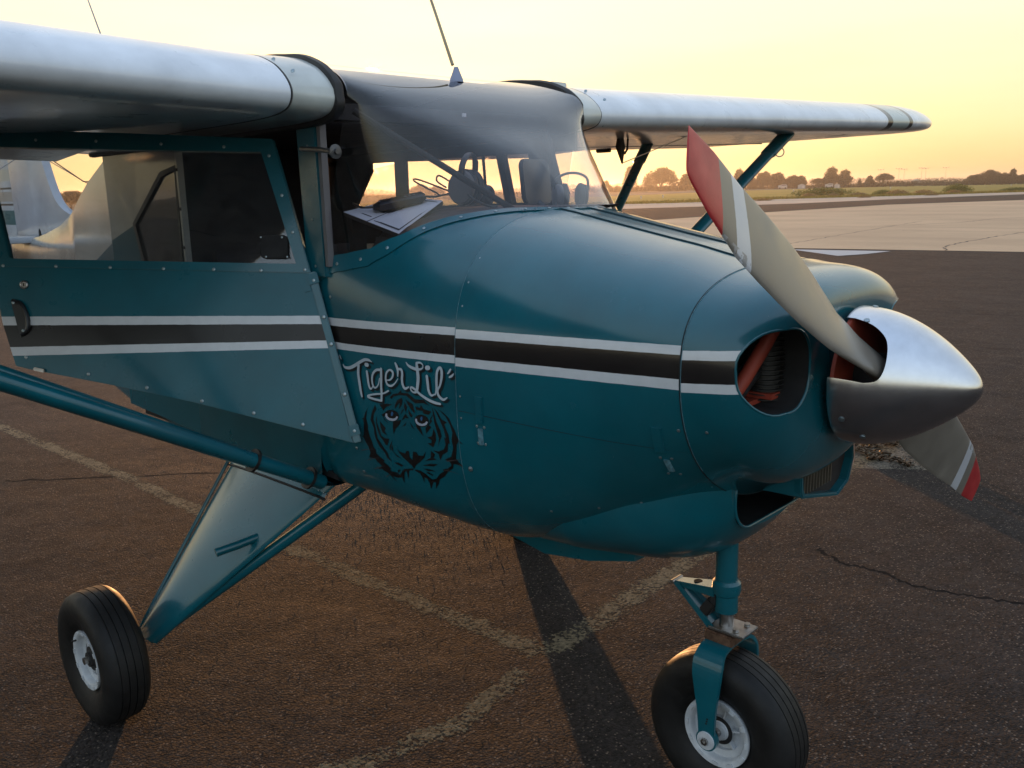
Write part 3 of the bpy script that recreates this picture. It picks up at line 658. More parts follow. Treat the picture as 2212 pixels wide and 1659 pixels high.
def F(x,y,z):
    w,zc,zt,zb,nt,nb=sec(x)
    if z>=zc: return (abs(y)/w)**nt+((z-zc)/(zt-zc))**nt-1
    return (abs(y)/w)**nb+((zc-z)/(zc-zb))**nb-1
def yside(x,z):
    w,zc,zt,zb,nt,nb=sec(x)
    n,h=(nt,zt-zc) if z>=zc else (nb,zc-zb)
    return -w*max(0,1-min(1,abs(z-zc)/h)**n)**(1/n)

def ringpt(x, a, grow=0.0):
    """a: -90 bottom .. 0 side .. 90 top, on the right side (y<0)"""
    w, zc, zt, zb, nt, nb = sec(x); w += grow; zt += grow; zb -= grow
    c_, s_ = abs(math.cos(a)), abs(math.sin(a)); up = a >= 0; n = nt if up else nb; h = (zt-zc) if up else (zb-zc)
    k = (c_**n + s_**n)**(-1/n) if (c_ > 0 or s_ > 0) else 1
    return (-w*k*c_, zc + h*k*s_)
def half_ring(x, a0, a1, n, grow=0.0):
    return [ringpt(x, lerp(a0, a1, i/(n-1)), grow) for i in range(n)]
BASE_R = [(.60, .520), (.685, .503), (.76, .490), (.84, .470), (.922, .421), (.984, .349), (1.04, .275), (1.082, .207), (1.125, .130), (1.155, .06), (1.168, 0)]
BASE_L = [(.60, .520), (.685, .506), (.80, .495), (.92, .465), (1.00, .425), (1.06, .375), (1.12, .29), (1.155, .20), (1.168, .0)]
def ang_at_y(x, y, grow=0):
    lo, hi = 0.0, PI/2
    for _ in range(40):
        m_ = (lo+hi)/2
        if -ringpt(x, m_, grow)[0] > y: lo = m_
        else: hi = m_
    return (lo+hi)/2
bootxs = [.60+.5725*(i/22)**.85 for i in range(23)]
b = MB()
for sgn, tab in ((-1, BASE_R), (1, BASE_L)):
    rings = []
    for x in bootxs:
        yb = interp(x, tab); a1 = ang_at_y(x, yb) if yb > .002 else PI/2
        rings.append([(x, (p[0] if sgn < 0 else -p[0]), p[1]) for p in half_ring(x, -PI/2, a1, 44)])
    b.loft(rings, False, flip=sgn > 0)
boot = b.build('boot_cowl', m_boot, plane, angle=50)
def base_curve(tab, sgn, n=30):
    out = []
    for i in range(n):
        x = lerp(.66, 1.168, math.sin(i/(n-1)*PI/2)**.9); y = interp(x, tab); z = ringpt(x, ang_at_y(x, y))[1]; out.append((x, sgn*y, z))
    return out
baseR = base_curve(BASE_R, -1); baseL = base_curve(BASE_L, 1)
# engine cowling
b = MB(); cx = [1.1705+.6265*i/26 for i in range(27)]
rings = []
for x in cx:
    h = half_ring(x, -PI/2, PI/2, 56, .0035); rings.append([(x, p[0], p[1]) for p in h] + [(x, -p[0], p[1]) for p in h[-2:0:-1]])
b.loft(rings, True)
rin = [[(x, y*.975, lerp(z, 1.25, .02)) for x, y, z in rr_] for rr_ in (rings[0], rings[-1])]
b.loft([rings[0], rin[0]], True); b.loft([rings[-1], rin[1]], True)
cowl = b.build('engine_cowling', m_cowl, plane, angle=50)
# firewall / dark inner bulkheads so nothing shines through
MB().loft([[(1.16, p[0]*.97, lerp(p[1], 1.2, .03)) for p in half_ring(1.16, -PI/2, PI/2, 20)] + [(1.16, -p[0]*.97, lerp(p[1], 1.2, .03)) for p in half_ring(1.16, -PI/2, PI/2, 20)[-2:0:-1]]]*1 + [[(1.165, p[0]*.97, lerp(p[1], 1.2, .03)) for p in half_ring(1.16, -PI/2, PI/2, 20)] + [(1.165, -p[0]*.97, lerp(p[1], 1.2, .03)) for p in half_ring(1.16, -PI/2, PI/2, 20)[-2:0:-1]]], True, True, True).build('firewall', m_dark, plane, False)
# nose bowl
def bowl_ring(x, s, zc=1.238, grow=.005):
    h = half_ring(1.88 if x > 1.88 else x, -PI/2, PI/2, 48, grow); r = [(p[0], p[1]) for p in h] + [(-p[0], p[1]) for p in h[-2:0:-1]]
    sl_ = s**2.4
    return [(x, y*s, zc+(z-zc)*(s if z > zc else sl_)) for y, z in r]
b = MB(); prof = [(1.8015, 1.0), (1.84, 1.0), (1.88, .996), (1.905, .982), (1.925, .962), (1.942, .936), (1.957, .902), (1.968, .865), (1.977, .82), (1.983, .76), (1.986, .68), (1.987, .55), (1.987, .3)]
b.loft([bowl_ring(x, s) for x, s in prof], True, True, True)
bowl = b.build('nose_bowl', m_bowl, plane, angle=50)
def rounded(cx_, cy_, w, h, r, n=8, skew=0):
    out = []
    for qx, qy, a0 in ((1, 1, 0), (-1, 1, 90), (-1, -1, 180), (1, -1, 270)):
        for i in range(n+1):
            a = R(a0+90*i/n); u = qx*(w/2-r)+math.cos(a)*r; v_ = qy*(h/2-r)+math.sin(a)*r; out.append((cx_+u+skew*v_, cy_+v_))
    return out
from mathutils.bvhtree import BVHTree
bvh = BVHTree.FromPolygons([v.co.copy() for v in bowl.data.vertices], [tuple(p.vertices) for p in bowl.data.polygons])
for sg in (-1, 1):
    lip = []
    for y_, z_ in rounded(sg*.298, 1.292, .190, .176, .075):
        h_ = bvh.ray_cast(Vector((3, y_, z_)), Vector((-1, 0, 0)))[0]
        if h_: lip.append(h_-Vector((.0015, 0, 0)))
    MB().tube(lip+[lip[0], lip[1]], .0028, 8, False).build('inlet_lip', m_teal, bowl)
    cut = MB().extrude(rounded(sg*.298, 1.292, .190, .176, .075), lambda u, v_, h: (1.83+h, u, v_), .3).build('cut', m_dark, None)
    boolean(bowl, cut)
    # inlet fittings: red baffle floor, finned cylinder, duct and hoses seen inside
    inl = MB().extrude(rounded(sg*.290, 1.213, .11, .010, .004, 2), lambda u, v_, h: (1.84+h, u, v_), .06).build('air_inlet', m_red, plane)
    MB().tube([(1.885, sg*.362, 1.226), (1.90, sg*.325, 1.272), (1.915, sg*.275, 1.335), (1.93, sg*.245, 1.39)], .0155, 14).build('red_duct', m_red, inl)
    MB().tube([(1.875, sg*.35, 1.215), (1.885, sg*.30, 1.235), (1.90, sg*.23, 1.30)], .008, 10).build('hose', m_plastic, inl)
    MB().tube([(1.88, sg*.25, 1.375), (1.90, sg*.31, 1.36), (1.89, sg*.36, 1.32)], .0045, 8).build('ignition_lead', m_plastic, inl)
    MB().tube([(1.87, sg*.22, 1.36), (1.885, sg*.29, 1.30), (1.87, sg*.37, 1.25)], .004, 8).build('ignition_lead', m_plastic, inl)
    MB().box((1.90, sg*.235, 1.225), (.06, .05, .012)).build('baffle_tab', m_red, inl, False)
    fb = MB()
    for i in range(16): fb.lathe([(0, .040), (.0022, .040)], (1.895, sg*.225, 1.215+i*.0105), 'z', 18)
    fb.lathe([(0, .030), (.17, .030)], (1.895, sg*.225, 1.212), 'z', 16)
    fb.build('cylinder_fins', simple('fins', (.05, .048, .045), .6, .5), inl)
# lower chin cowl with scoop mouth
b = MB(); rings = []
for i in range(22):
    t = i/21; x = lerp(1.20, 1.812, t)
    w = interp(x, [(1.20, .30), (1.40, .335), (1.60, .30), (1.72, .25), (1.78, .220), (1.812, .205)]); zt_ = interp(x, [(1.2, .80), (1.41, .86), (1.65, .94), (1.80, .985), (1.865, 1.0)])
    zb_ = interp(x, [(1.20, .675), (1.35, .688), (1.5, .700), (1.60, .708), (1.68, .732), (1.74, .768), (1.785, .812), (1.812, .848)]); 
    r_ = []
    for j in range(40):
        a = 2*PI*j/40; c_, s_ = math.cos(a), math.sin(a); e = 2.4
        k = (abs(c_)**e+abs(s_)**e)**(-1/e); r_.append((x, w*k*c_, zt_+(zt_-zb_)*k*s_ if s_ < 0 else zt_+.03*k*s_))
    rings.append(r_)
b.loft(rings, True, True, True); chin = b.build('chin_cowl', m_teal, plane, angle=40)
cut = MB().extrude(rounded(0, .925, .372, .165, .075), lambda u, v_, h: (1.66+h, u, v_+h*.12), .3).build('cut', m_dark, None); boolean(chin, cut)
MB().tube([(1.8125, u, v_+.018) for u, v_ in rounded(0, .925, .372, .165, .075) if v_ < .965], .0035, 8).build('scoop_lip', m_teal, chin)
# oil cooler box under the bowl
m_greenfin = simple('cooler_core', (.14, .12, .09), .5, .3)
oc = MB(); o_out = [(-.03, 1.06), (.275, 1.06), (.295, .955), (.262, .895), (.20, .872), (-.005, .918), (-.018, .935)]; o_in = [(-.018, 1.05), (.262, 1.05), (.281, .957), (.252, .903), (.198, .882), (.006, .927), (-.004, .942)]
oc.frame(o_out, o_in, lambda u, v_, h: (1.80+h, u, v_), .095); oilc = oc.build('oil_cooler_scoop', m_teal, plane, False, bevel=.003)
MB().extrude(o_in, lambda u, v_, h: (1.868+h, u, v_), .004).build('backing', m_dark, oilc, False)
for i in range(11): MB().box((1.884, -.002+i*.0165, .985), (.008, .0035, .13)).build('cooler_fin', m_greenfin, oilc, False)
b = MB(); b.add([(1.895, -.019, 1.0), (1.895, -.012, .925), (1.80, -.20, .985), (1.80, -.04, .93)], [(0, 1, 3, 2)]); b.build('side_plate', m_teal, oilc, False)
# hinge strips on top of the cowling, seams, latches, screws
def surf(x, z, off=0.0): return (x, yside(x, z)-off, z)
def top_z(x, y, grow=.0035): return ringpt(x, ang_at_y(x, abs(y), grow), grow)[1]
for y0, y1 in ((-.062, -.030), (.055, .087)):
    b = MB(); xs = [1.175+.62*i/24 for i in range(25)]
    b.loft([[(x, y0, top_z(x, y0)+.0005), (x, y0, top_z(x, y0)+.0035), (x, y1, top_z(x, y1)+.0035), (x, y1, top_z(x, y1)+.0005)] for x in xs], True, True, True)
    hg = b.build('hinge', m_teal, cowl, False)
for yy in (-.064, -.028, .053, .089):
    b = MB(); xs = [1.175+.62*i/30 for i in range(31)]; b.tube([(x, yy, top_z(x, yy)+.001) for x in xs], .0016, 5); b.build('hinge_pin', m_seam, cowl)
def groove(name, pts, r, mat, par): return MB().tube(pts, r, 5).build(name, mat, par)
groove('panel_seam', [surf(x, lerp(1.118, 1.098, (x-1.20)/.6), .0030) for x in np.linspace(1.175, 1.795, 30)], .0011, m_seam, cowl)
groove('panel_seam', [surf(x, interp(x, [(1.2, .79), (1.44, .858), (1.655, .928), (1.8, .978)]), .0032) for x in np.linspace(1.30, 1.795, 24)], .0013, m_seam, cowl)
def ringline(x, grow, a0=-PI/2, a1=PI/2, n=60): return [(x, p[0], p[1]) for p in half_ring(x, a0, a1, n, grow)]
groove('cowl_joint', ringline(1.1700, .0008), .0016, m_seam, plane)
groove('cowl_joint', ringline(1.1690, .0030, -.9, 1.4), .0007, m_edge, plane)
groove('bowl_joint', ringline(1.7995, .0032)+[(x, -y, z) for x, y, z in ringline(1.7995, .0032)[::-1]], .0024, m_seam, plane)
groove('bowl_joint', ringline(1.8022, .0055, -.7, 1.2), .0008, m_edge, plane)
# screw heads
def screw_mesh():
    b = MB().lathe([(0, .0052), (.0012, .0050), (.0019, .0036), (.0021, .001)], (0, 0, 0), 'z', 12); o = b.build('screw', m_screw); me = o.data; bpy.data.objects.remove(o); return me
SM = screw_mesh()
def screw(pos, nrm, par, s=1.0, nm='screw'):
    o = bpy.data.objects.new(nm, SM); C.objects.link(o); o.parent = par
    q = Vector(nrm).normalized().to_track_quat('Z', 'Y'); o.matrix_local = Matrix.Translation(Vector(pos)) @ q.to_matrix().to_4x4() @ Matrix.Diagonal((s, s, s, 1)); return o
def snorm(x, z, e=.004):
    p0 = Vector(surf(x, z)); a = Vector(surf(x+e, z))-p0; c_ = Vector(surf(x, z+e))-p0; n = c_.cross(a); n.normalize(); return n if n.y < 0 else -n
def sscrew(x, z, par, s=1.0, off=.001): return screw(surf(x, z, off), snorm(x, z), par, s)
for x, z in ((.706, 1.385), (.72, 1.21), (.745, 1.10), (.765, 1.035), (.785, .955), (.80, .885)): sscrew(x, z, boot, .9)
sscrew(1.197, .963, cowl, 1.35, .0045); sscrew(1.197, .963, cowl, .8, .007)
for x, z in ((1.83, 1.03), (1.865, 1.035), (1.835, .985), (1.87, .985)): sscrew(x, z, bowl, .8, .0055)
for x, z in ((1.845, 1.42), (1.85, 1.16), (1.785, 1.155), (1.785, .99), (1.40, .872), (1.52, .898), (1.62, .925), (1.72, .955)): sscrew(x, z, bowl if x > 1.8 else cowl, .75, .0055 if x > 1.8 else .0040)
for zz in np.linspace(1.10, 1.56, 9):
    if abs(zz-1.28) > .07: sscrew(1.183, float(zz), cowl, .55, .0040)
# cowl latches
for lx, z0, z1, tilt in ((1.246, 1.165, 1.045, .0), (1.735, 1.155, 1.045, -.01)):
    la = MB(); zs = np.linspace(z0, z1, 8)
    la.loft([[surf(lx-.011+tilt*(i/7), z, .004), surf(lx-.010+tilt*(i/7), z, .0095), surf(lx+.010+tilt*(i/7), z, .0095), surf(lx+.011+tilt*(i/7), z, .004)] for i, z in enumerate(zs[:5])], True, True, True)
    l0 = la.build('latch', m_teal, cowl, False); zc_ = z0-.083
    MB().loft([[surf(lx-.006, z, .004), surf(lx-.003, z, .012), surf(lx+.003, z, .012), surf(lx+.006, z, .004)] for z in np.linspace(zc_, z1-.006, 6)], True, True, True).build('latch_hook', m_edge, l0)
    for dz in (0, -.045): 
        for dx in (-.012, .012): sscrew(lx+dx, zc_+.004+dz, l0, .75, .004)
# windshield retainer flange along the base
b = MB(); rings = []
allb = [(-1, p) for p in baseR] + [(1, p) for p in baseL[::-1][1:]]
for sgn, (x, y, z) in allb:
    # lower edge lies further down the same section / ahead of the base
    ctr = Vector((.70, 0, 1.30)); p = Vector((x, y, z)); o = Vector((x-.72, y, 0)); o = o.normalized() if o.length > 0 else Vector((1, 0, 0))
    if x < .9: q = Vector((x+.004, 0, z-.040))
    else: q = Vector((x+o.x*.026, 0, 0)); 
    if x < .9:
        a_ = 0; yy = yside(q.x, q.z); q.y = sgn*abs(yy)
    else:
        yq = abs(y+o.y*.020); yq = min(yq, sec(q.x)[0]*.995); q.y = sgn*yq; q.z = ringpt(q.x, ang_at_y(q.x, yq, .0035), .0035)[1] if q.x > 1.1705 else ringpt(q.x, ang_at_y(q.x, yq))[1]
    up = (p-q); nn = Vector((o.x*.3, (1 if sgn > 0 else -1)*.5*abs(o.y)*2, .6)).normalized()
    rings.append([p+nn*.0045+up.normalized()*.006, p+nn*.001+up.normalized()*.006, q+nn*.0005, q+nn*.0035])
b.loft(rings, True, True, True); flange = b.build('windshield_flange', m_teal, plane, angle=60)
nfl = len(rings)
for i in range(2, nfl-2, 3):
    r_ = rings[i]; pos = (r_[0]*.45+r_[3]*.55); nr = (rings[i+1][0]-rings[i-1][0]).cross(r_[0]-r_[3]).normalized()
    if nr.z < 0 and abs(nr.z) > .2: nr = -nr
    if r_[0].y < 0 and nr.y > .3: nr = -nr
    screw(pos+nr*.0008, nr, flange, .95)

# windshield: single curved acrylic from base up and over the wing leading edge
def ws_path(p, side):
    x, y, z = p; s = max(-1, min(1, y/.50)); yt = (.512 if s < 0 else .462)*s
    B = Vector((x, y, z)); e_ = abs(s)**5
    mid = [(.935, 1.842), (.885, 1.893), (.835, 1.935), (.775, 1.972), (.70, 2.005), (.60, 2.030), (.50, 2.040)]
    edg = [(.818, 1.885), (.832, 1.918), (.824, 1.950), (.785, 1.982), (.70, 2.015), (.60, 2.036), (.50, 2.048)]
    top = [(lerp(a[0], b_[0], e_), yt, lerp(a[1], b_[1], e_)) for a, b_ in zip(mid, edg)]
    T = Vector(top[0]); low = [tuple(B.lerp(T, t)+Vector((math.sin(t*PI)*.010, 0, math.sin(t*PI)*.008))*(1-e_)) for t in (0, .33, .67)]
    return [Vector(q) for q in crspline(low+top, 6)]
b = MB(); cols = []
full = baseR + baseL[::-1][1:]
b.loft([ws_path(p, 0) for p in full], False); ws = b.build('windshield', m_glassw, plane, angle=80)
ts = MB().box((.86, -.12, 1.885), (.003, .014, .010)).build('sticker', simple('sticker_mat', (.6, .6, .62), .6), ws, False)
# door post between door and windshield
post = MB().loft([[(.605+k, -.523, z), (.695+k, -.523, z), (.695+k, -.505, z), (.605+k, -.505, z)] for z, k in ((1.44, .005), (1.86, -.005))], True, True, True).build('door_post', m_teal, plane, False, bevel=.003)
MB().loft([[(.696, -.520, z), (.712, -.520, z), (.712, -.500, z), (.696, -.500, z)] for z in (1.47, 1.86)], True, True, True).build('post_trim', simple('post_grey', (.16, .15, .15), .5), plane, False)
for z in (1.80, 1.60, 1.47): screw((.655, -.5245, z), (0, -1, 0), post, .8)
# vent knob and rod on the post
vk = MB().tube([(.655, -.545, 1.792), (.75, -.545, 1.785), (.80, -.545, 1.778)], .007, 10).build('vent_latch', m_steel2, plane)
MB().lathe([(0, .007), (.010, .008), (.012, .018), (.019, .019), (.021, .008), (.028, .007)], (.795, -.545, 1.778), 'x', 20).build('vent_knob', simple('knob_mat', (.09, .09, .095), .3, .6), vk)
# windshield V brace tubes
MB().tube([(.80, -.47, 1.885), (1.02, -.09, 1.615)], .009, 10).build('brace_tube', m_dark, plane)
MB().tube([(.66, .46, 1.88), (.80, .40, 1.60)], .014, 10).build('brace_tube', m_dark, plane)

# ------------------------------------------------------------------ wings
AF = [(1, .004), (.85, .038), (.7, .072), (.55, .100), (.40, .118), (.28, .125), (.18, .1215), (.10, .109), (.05, .090), (.025, .073), (.010, .058), (.002, .045), (0, .034), (.003, .024), (.010, .0155), (.022, .0095), (.045, .0045), (.08, .0018), (.13, .0005), (.2, 0), (.4, 0), (.6, 0), (.8, 0), (1, 0)]
AFS = crspline(AF, 4)
def airfoil(chord, xle, zb, thick=1.0, inc=.014, droop=0):
    return [(xle-a*chord, zb+c_*chord*thick*.93-inc*a*chord-droop*max(0, a-.72)/.28) for a, c_ in AFS]
def wing(sgn, name):
    DY = -.055 if sgn > 0 else 0
    b = MB(); rings = []; st = [.66+DY, .9, 1.2, 1.6, 2.0, 2.4, 2.8, 3.1, 3.16, 3.18, 3.3, 3.45, 3.6, 3.75, 3.9, 4.05, 4.18, 4.28, 4.36, 4.42, 4.46]
    for y in st:
        t = max(0, (y-3.55)/.91); e = math.sqrt(max(0, 1-t**2.2)) if t > 0 else 1
        ch = max(.08, 1.6*(.30+.70*e)) if t > 0 else 1.6; xle = .80 - (1.6-ch)*.40; th = max(.25, e) if t > 0 else 1
        zb = 1.863+(y-.5)*.030 + (1.6*.035*(1-th) if t > 0 else 0)
        rings.append([(x, sgn*y, z) for x, z in airfoil(ch, xle, zb, 1.6*th/ch if t > 0 else 1, droop=.035 if y < 2.3 else 0)])
    b.loft(rings, True, True, True); w = b.build(name, m_wingw, plane, angle=45)
    # root fairing swelling forward to the seal
    b = MB(); rings = []
    for y, f in ((.655, 0), (.62, .006), (.585, .010), (.555, .013), (.535, .013)):
        rings.append([(x+ (f if x > .5 else 0), sgn*(y+DY), z+(.5 if z > 1.93 else -.5)*f*.6) for x, z in airfoil(1.6, .802, 1.863+(y-.5)*.030, 1.0)])
    b.loft(rings, True, False, True); fr_ = b.build('root_fairing', m_fair, w, angle=45)
    # black rubber seal
    b = MB(); rings = []
    for y, f in ((.540, .010), (.536, .020), (.520, .022), (.508, .016)):
        rings.append([(x+(f if x > -.7 else 0)*(1 if x > .6 else .2), sgn*(y+DY), z+(1 if z > 1.93 else -1)*f*.7) for x, z in airfoil(1.6, .802, 1.863, 1.0)])
    b.loft(rings, True, True, True); b.build('rubber_seal', m_rubber, w, angle=45)
    return w
m_seam2 = simple('fairing_gap', (.10, .095, .09), .7)
wr = wing(-1, 'wing'); wl = wing(1, 'wing')
for w, s in ((wr, -1), (wl, 1)):
    MB().tube([(x, s*(.657-(.055 if s > 0 else 0)), z) for x, z in airfoil(1.6, .8015, 1.867, 1.0)], .0012, 5).build('fairing_seam', m_seam2, w)
    for k, (xx, zz) in enumerate(((.70, 2.012), (.785, 1.975), (.775, 1.888))):
        screw((xx, s*.64, zz), (.4, -.7, .5 if k < 2 else -.6), w, 1.1)
    # tiny lumps of rib tape fasteners on the upper skin
    for y in (1.0, 1.45, 1.9, 2.3, 2.75): MB().lathe([(0, .012), (.006, .010), (.009, .003)], (.40, s*y, 2.046+(y-.5)*.030), 'z', 10).build('cap_rivet', m_fair, w)
    # aileron and flap hinges below the trailing edge
    for y in (1.05, 2.5): MB().box((-.66, s*y, 1.842+(y-.5)*.030), (.10, .03, .04)).build('hinge_bracket', m_dark, w, False, bevel=.004)
    for y in (1.6, 3.2): MB().tube([(x, s*y, 1.860+(y-.5)*.030) for x in (.55, .1, -.3, -.7)], .003, 5).build('rib_seam', m_seam2, w)
    MB().tube([(-.35, s*.7, 1.853), (-.35, s*3.9, 1.95)], .004, 5).build('aileron_gap', m_seam, w)
fc = MB().box((.38, .82, 2.070), (.09, .09, .022)).build('fuel_cap', m_fair, wl, False, bevel=.004)
ah = MB().loft([[(.375, 1.262, 1.89), (.395, 1.255, 1.89), (.39, 1.285, 1.89)], [(.372, 1.252, 1.845), (.402, 1.248, 1.845), (.395, 1.292, 1.845)], [(.386, 1.278, 1.772), (.392, 1.275, 1.772), (.39, 1.283, 1.772)]], True, True, True).build('pulley_bracket', m_dark, wl, False)
MB().tube([(.389, 1.28, 1.775), (.44, 1.70, 1.895)], .0022, 6).build('control_cable', m_steel2, wl)
MB().tube([(.36, 1.36, 1.885), (.375, 1.335, 1.835), (.37, 1.32, 1.815)], .005, 6).build('pulley_arm', m_dark, wl)
# lift struts (streamlined tubes) with cuffs
def strut(a, c_, w_, t_, par=plane, cuff=True):
    a, c_ = Vector(a), Vector(c_); d = (c_-a).normalized(); fx = Vector((1, 0, 0)); fx = (fx-d*fx.dot(d)).normalized(); up = d.cross(fx); b = MB(); rings = []
    for t in (0, .02, .98, 1):
        p = a.lerp(c_, t); rings.append([p+fx*(math.cos(2*PI*j/20)*w_/2)+up*(math.sin(2*PI*j/20)*t_/2) for j in range(20)])
    b.loft(rings, True, True, True); o = b.build('lift_strut', m_teal, par, angle=50)
    if cuff:
        for t0, t1, k in ((.90, .995, 1.18), ):
            rings = []
            for t in (t0, t0+.004, t1):
                p = a.lerp(c_, t); kk = 1.0 if t == t0 else k; rings.append([p+fx*(math.cos(2*PI*j/20)*w_/2*kk)+up*(math.sin(2*PI*j/20)*t_/2*kk) for j in range(20)])
            b = MB().loft(rings, True, True, True); b.build('strut_cuff', m_teal, o)
    return o, fx, up, d
strut((.49, .52, .80), (.60, 2.40, 1.925), .072, .040)
strut((.46, .52, .80), (-.16, 2.26, 1.912), .060, .036)
sr, fx, up, d_ = strut((.60, -.52, .815), (.50, -2.55, 1.925), .062, .046)
strut((.578, -.515, .818), (-.08, -2.42, 1.90), .050, .030)
for t in (.02, .105):
    p = Vector((.60, -.52, .815)).lerp(Vector((.50, -2.55, 1.925)), t); b = MB(); b.tube([p-d_*.004, p+d_*.004], [.034, .034], 20); b.build('strut_band', m_rubber, sr)
rg_ = ring((0, 0, 0), .022, .003, Matrix.Identity(3), 1).build('tie_down_ring', m_steel2, wl); rg_.matrix_local = Matrix.Translation((.60, 2.32, 1.828)) @ Euler((PI/2, 0, .7)).to_matrix().to_4x4()

# ------------------------------------------------------------------ propeller and spinner
PA, HUB = .515, Vector((2.058, 0, 1.243))
prop = empty('propeller', HUB); prop.parent = plane
def blade(flip, tilt):
    b = MB(); rings = []
    for r in [.03, .06, .09, .12, .16, .20, .25, .30, .36, .42, .50, .58, .66, .74, .80, .85, .89, .92, .938]:
        ch = interp(r, [(.03, .080), (.09, .088), (.16, .098), (.25, .112), (.36, .130), (.50, .130), (.62, .122), (.74, .108), (.85, .086), (.938, .058)])
        th = interp(r, [(.03, .068), (.09, .060), (.16, .042), (.25, .028), (.40, .019), (.60, .013), (.80, .009), (.938, .005)])
        ch *= 1.22
        be = interp(r, [(.03, 58), (.12, 46), (.20, 37), (.30, 29), (.45, 21), (.65, 15), (.85, 11), (.938, 10)])
        be = R(be); ring_ = []; n = 28
        cut = 0
        for j in range(n):
            a = 2*PI*j/n; u = math.cos(a); v_ = math.sin(a)
            cu = u*ch/2; cv = (v_*(1-.45*u if r > .2 else 1))*th/2*(1 if v_ > 0 else .55)
            # local: x forward, y tangential, z radial
            xx = -cu*math.sin(be)+cv*math.cos(be); yy = cu*math.cos(be)+cv*math.sin(be)
            yy += interp(r, [(.74, 0), (.938, .022)])
            rr_ = r*1.008
            if r > .9: rr_ = (.90+(r-.90)*1.0)*1.008-(.014*(.5-u*.5) if r > .93 else .006*(.5-u*.5)*((r-.9)/.03))
            ring_.append((xx, yy, rr_))
        rings.append(ring_)
    b.loft(rings, True, True, True); o = b.build('blade', m_blade, prop, angle=60)
    zax = Vector((0, -math.cos(PA), math.sin(PA))); tang = Vector((0, math.sin(PA), math.cos(PA)))
    if flip: zax, tang = -zax, -tang
    zax = (zax+Vector((tilt, 0, 0))).normalized(); xax = tang.cross(zax).normalized(); tang = zax.cross(xax)
    o.matrix_local = Matrix((( xax.x, tang.x, zax.x, 0), (xax.y, tang.y, zax.y, 0), (xax.z, tang.z, zax.z, 0), (0, 0, 0, 1)))
    return o
blade(False, .0); blade(True, .0)
b = MB(); sp_prof = [(0, .1555), (.004, .157), (.03, .1555), (.06, .151), (.09, .1425), (.12, .1305), (.15, .115), (.18, .096), (.21, .073), (.235, .051), (.252, .033), (.262, .018), (.266, .006)]
sp_prof = [tuple(q) for q in crspline(sp_prof, 3)]
inner = [(max(0, a-.004) if a > .24 else a, max(.0005, r-.004)) for a, r in sp_prof]
b.lathe(sp_prof, (0, 0, 0), 'x', 72, cap=False); n_ = len(b.v); b.lathe(inner, (0, 0, 0), 'x', 72, cap=False)
k = 72
b.f += [(j, (j+1) % k, n_+(j+1) % k, n_+j) for j in range(k)]
last = (len(sp_prof)-1)*k; b.f.append(tuple(last+j for j in range(k))); b.f.append(tuple(n_+last+j for j in range(k))[::-1])
sp = b.build('spinner', m_alu, plane, angle=60); sp.location = (2.003, 0, 1.2425); sp.rotation_euler = (0, .0, 0)
for s in (1, -1):
    ax_ = Vector((0, -math.cos(PA), math.sin(PA)))*s; tg_ = Vector((0, math.sin(PA), math.cos(PA)))*s
    outl = [(-.05, -.060), (.075, -.060), (.098, -.050), (.108, -.03), (.110, 0.0), (.104, .035), (.09, .060), (.06, .083), (.02, .096), (-.05, .098)]
    outl = [(a, c_*.93-.004) for a, c_ in outl]
    outl = [outl[0], outl[1]]+[tuple(q) for q in crspline(outl[1:-1], 5)][1:]+[outl[-1]]
    cut = MB().extrude(outl, lambda u, v_, h: tuple(Vector((u+2.003, 0, 1.2425)) + tg_*v_ + ax_*(.02+h)), .3).build('cut', m_alu, None); bpy.context.view_layer.update(); boolean(sp, cut)
for ang, xx in ((95, .028), (62, .045), (-28, .030), (-50, .062), (-88, .025), (150, .03), (200, .03), (250, .03)):
    a = R(ang); rr_ = interp(xx, sp_prof); e = Vector((0, -math.cos(a), math.sin(a)))
    screw(e*(rr_+.0006)+Vector((xx, 0, 0)), e+Vector((.15, 0, 0)), sp, 1.25)
bp = MB().lathe([(.002, .146), (.004, .1505), (.012, .1505), (.014, .146), (.014, .05)], (2.003, 0, 1.2425), 'x', 48).build('spinner_backplate', m_red, plane)
MB().lathe([(-.02, .055), (.07, .055), (.075, .045)], (2.0, 0, 1.2425), 'x', 24).build('hub', m_dark, plane)

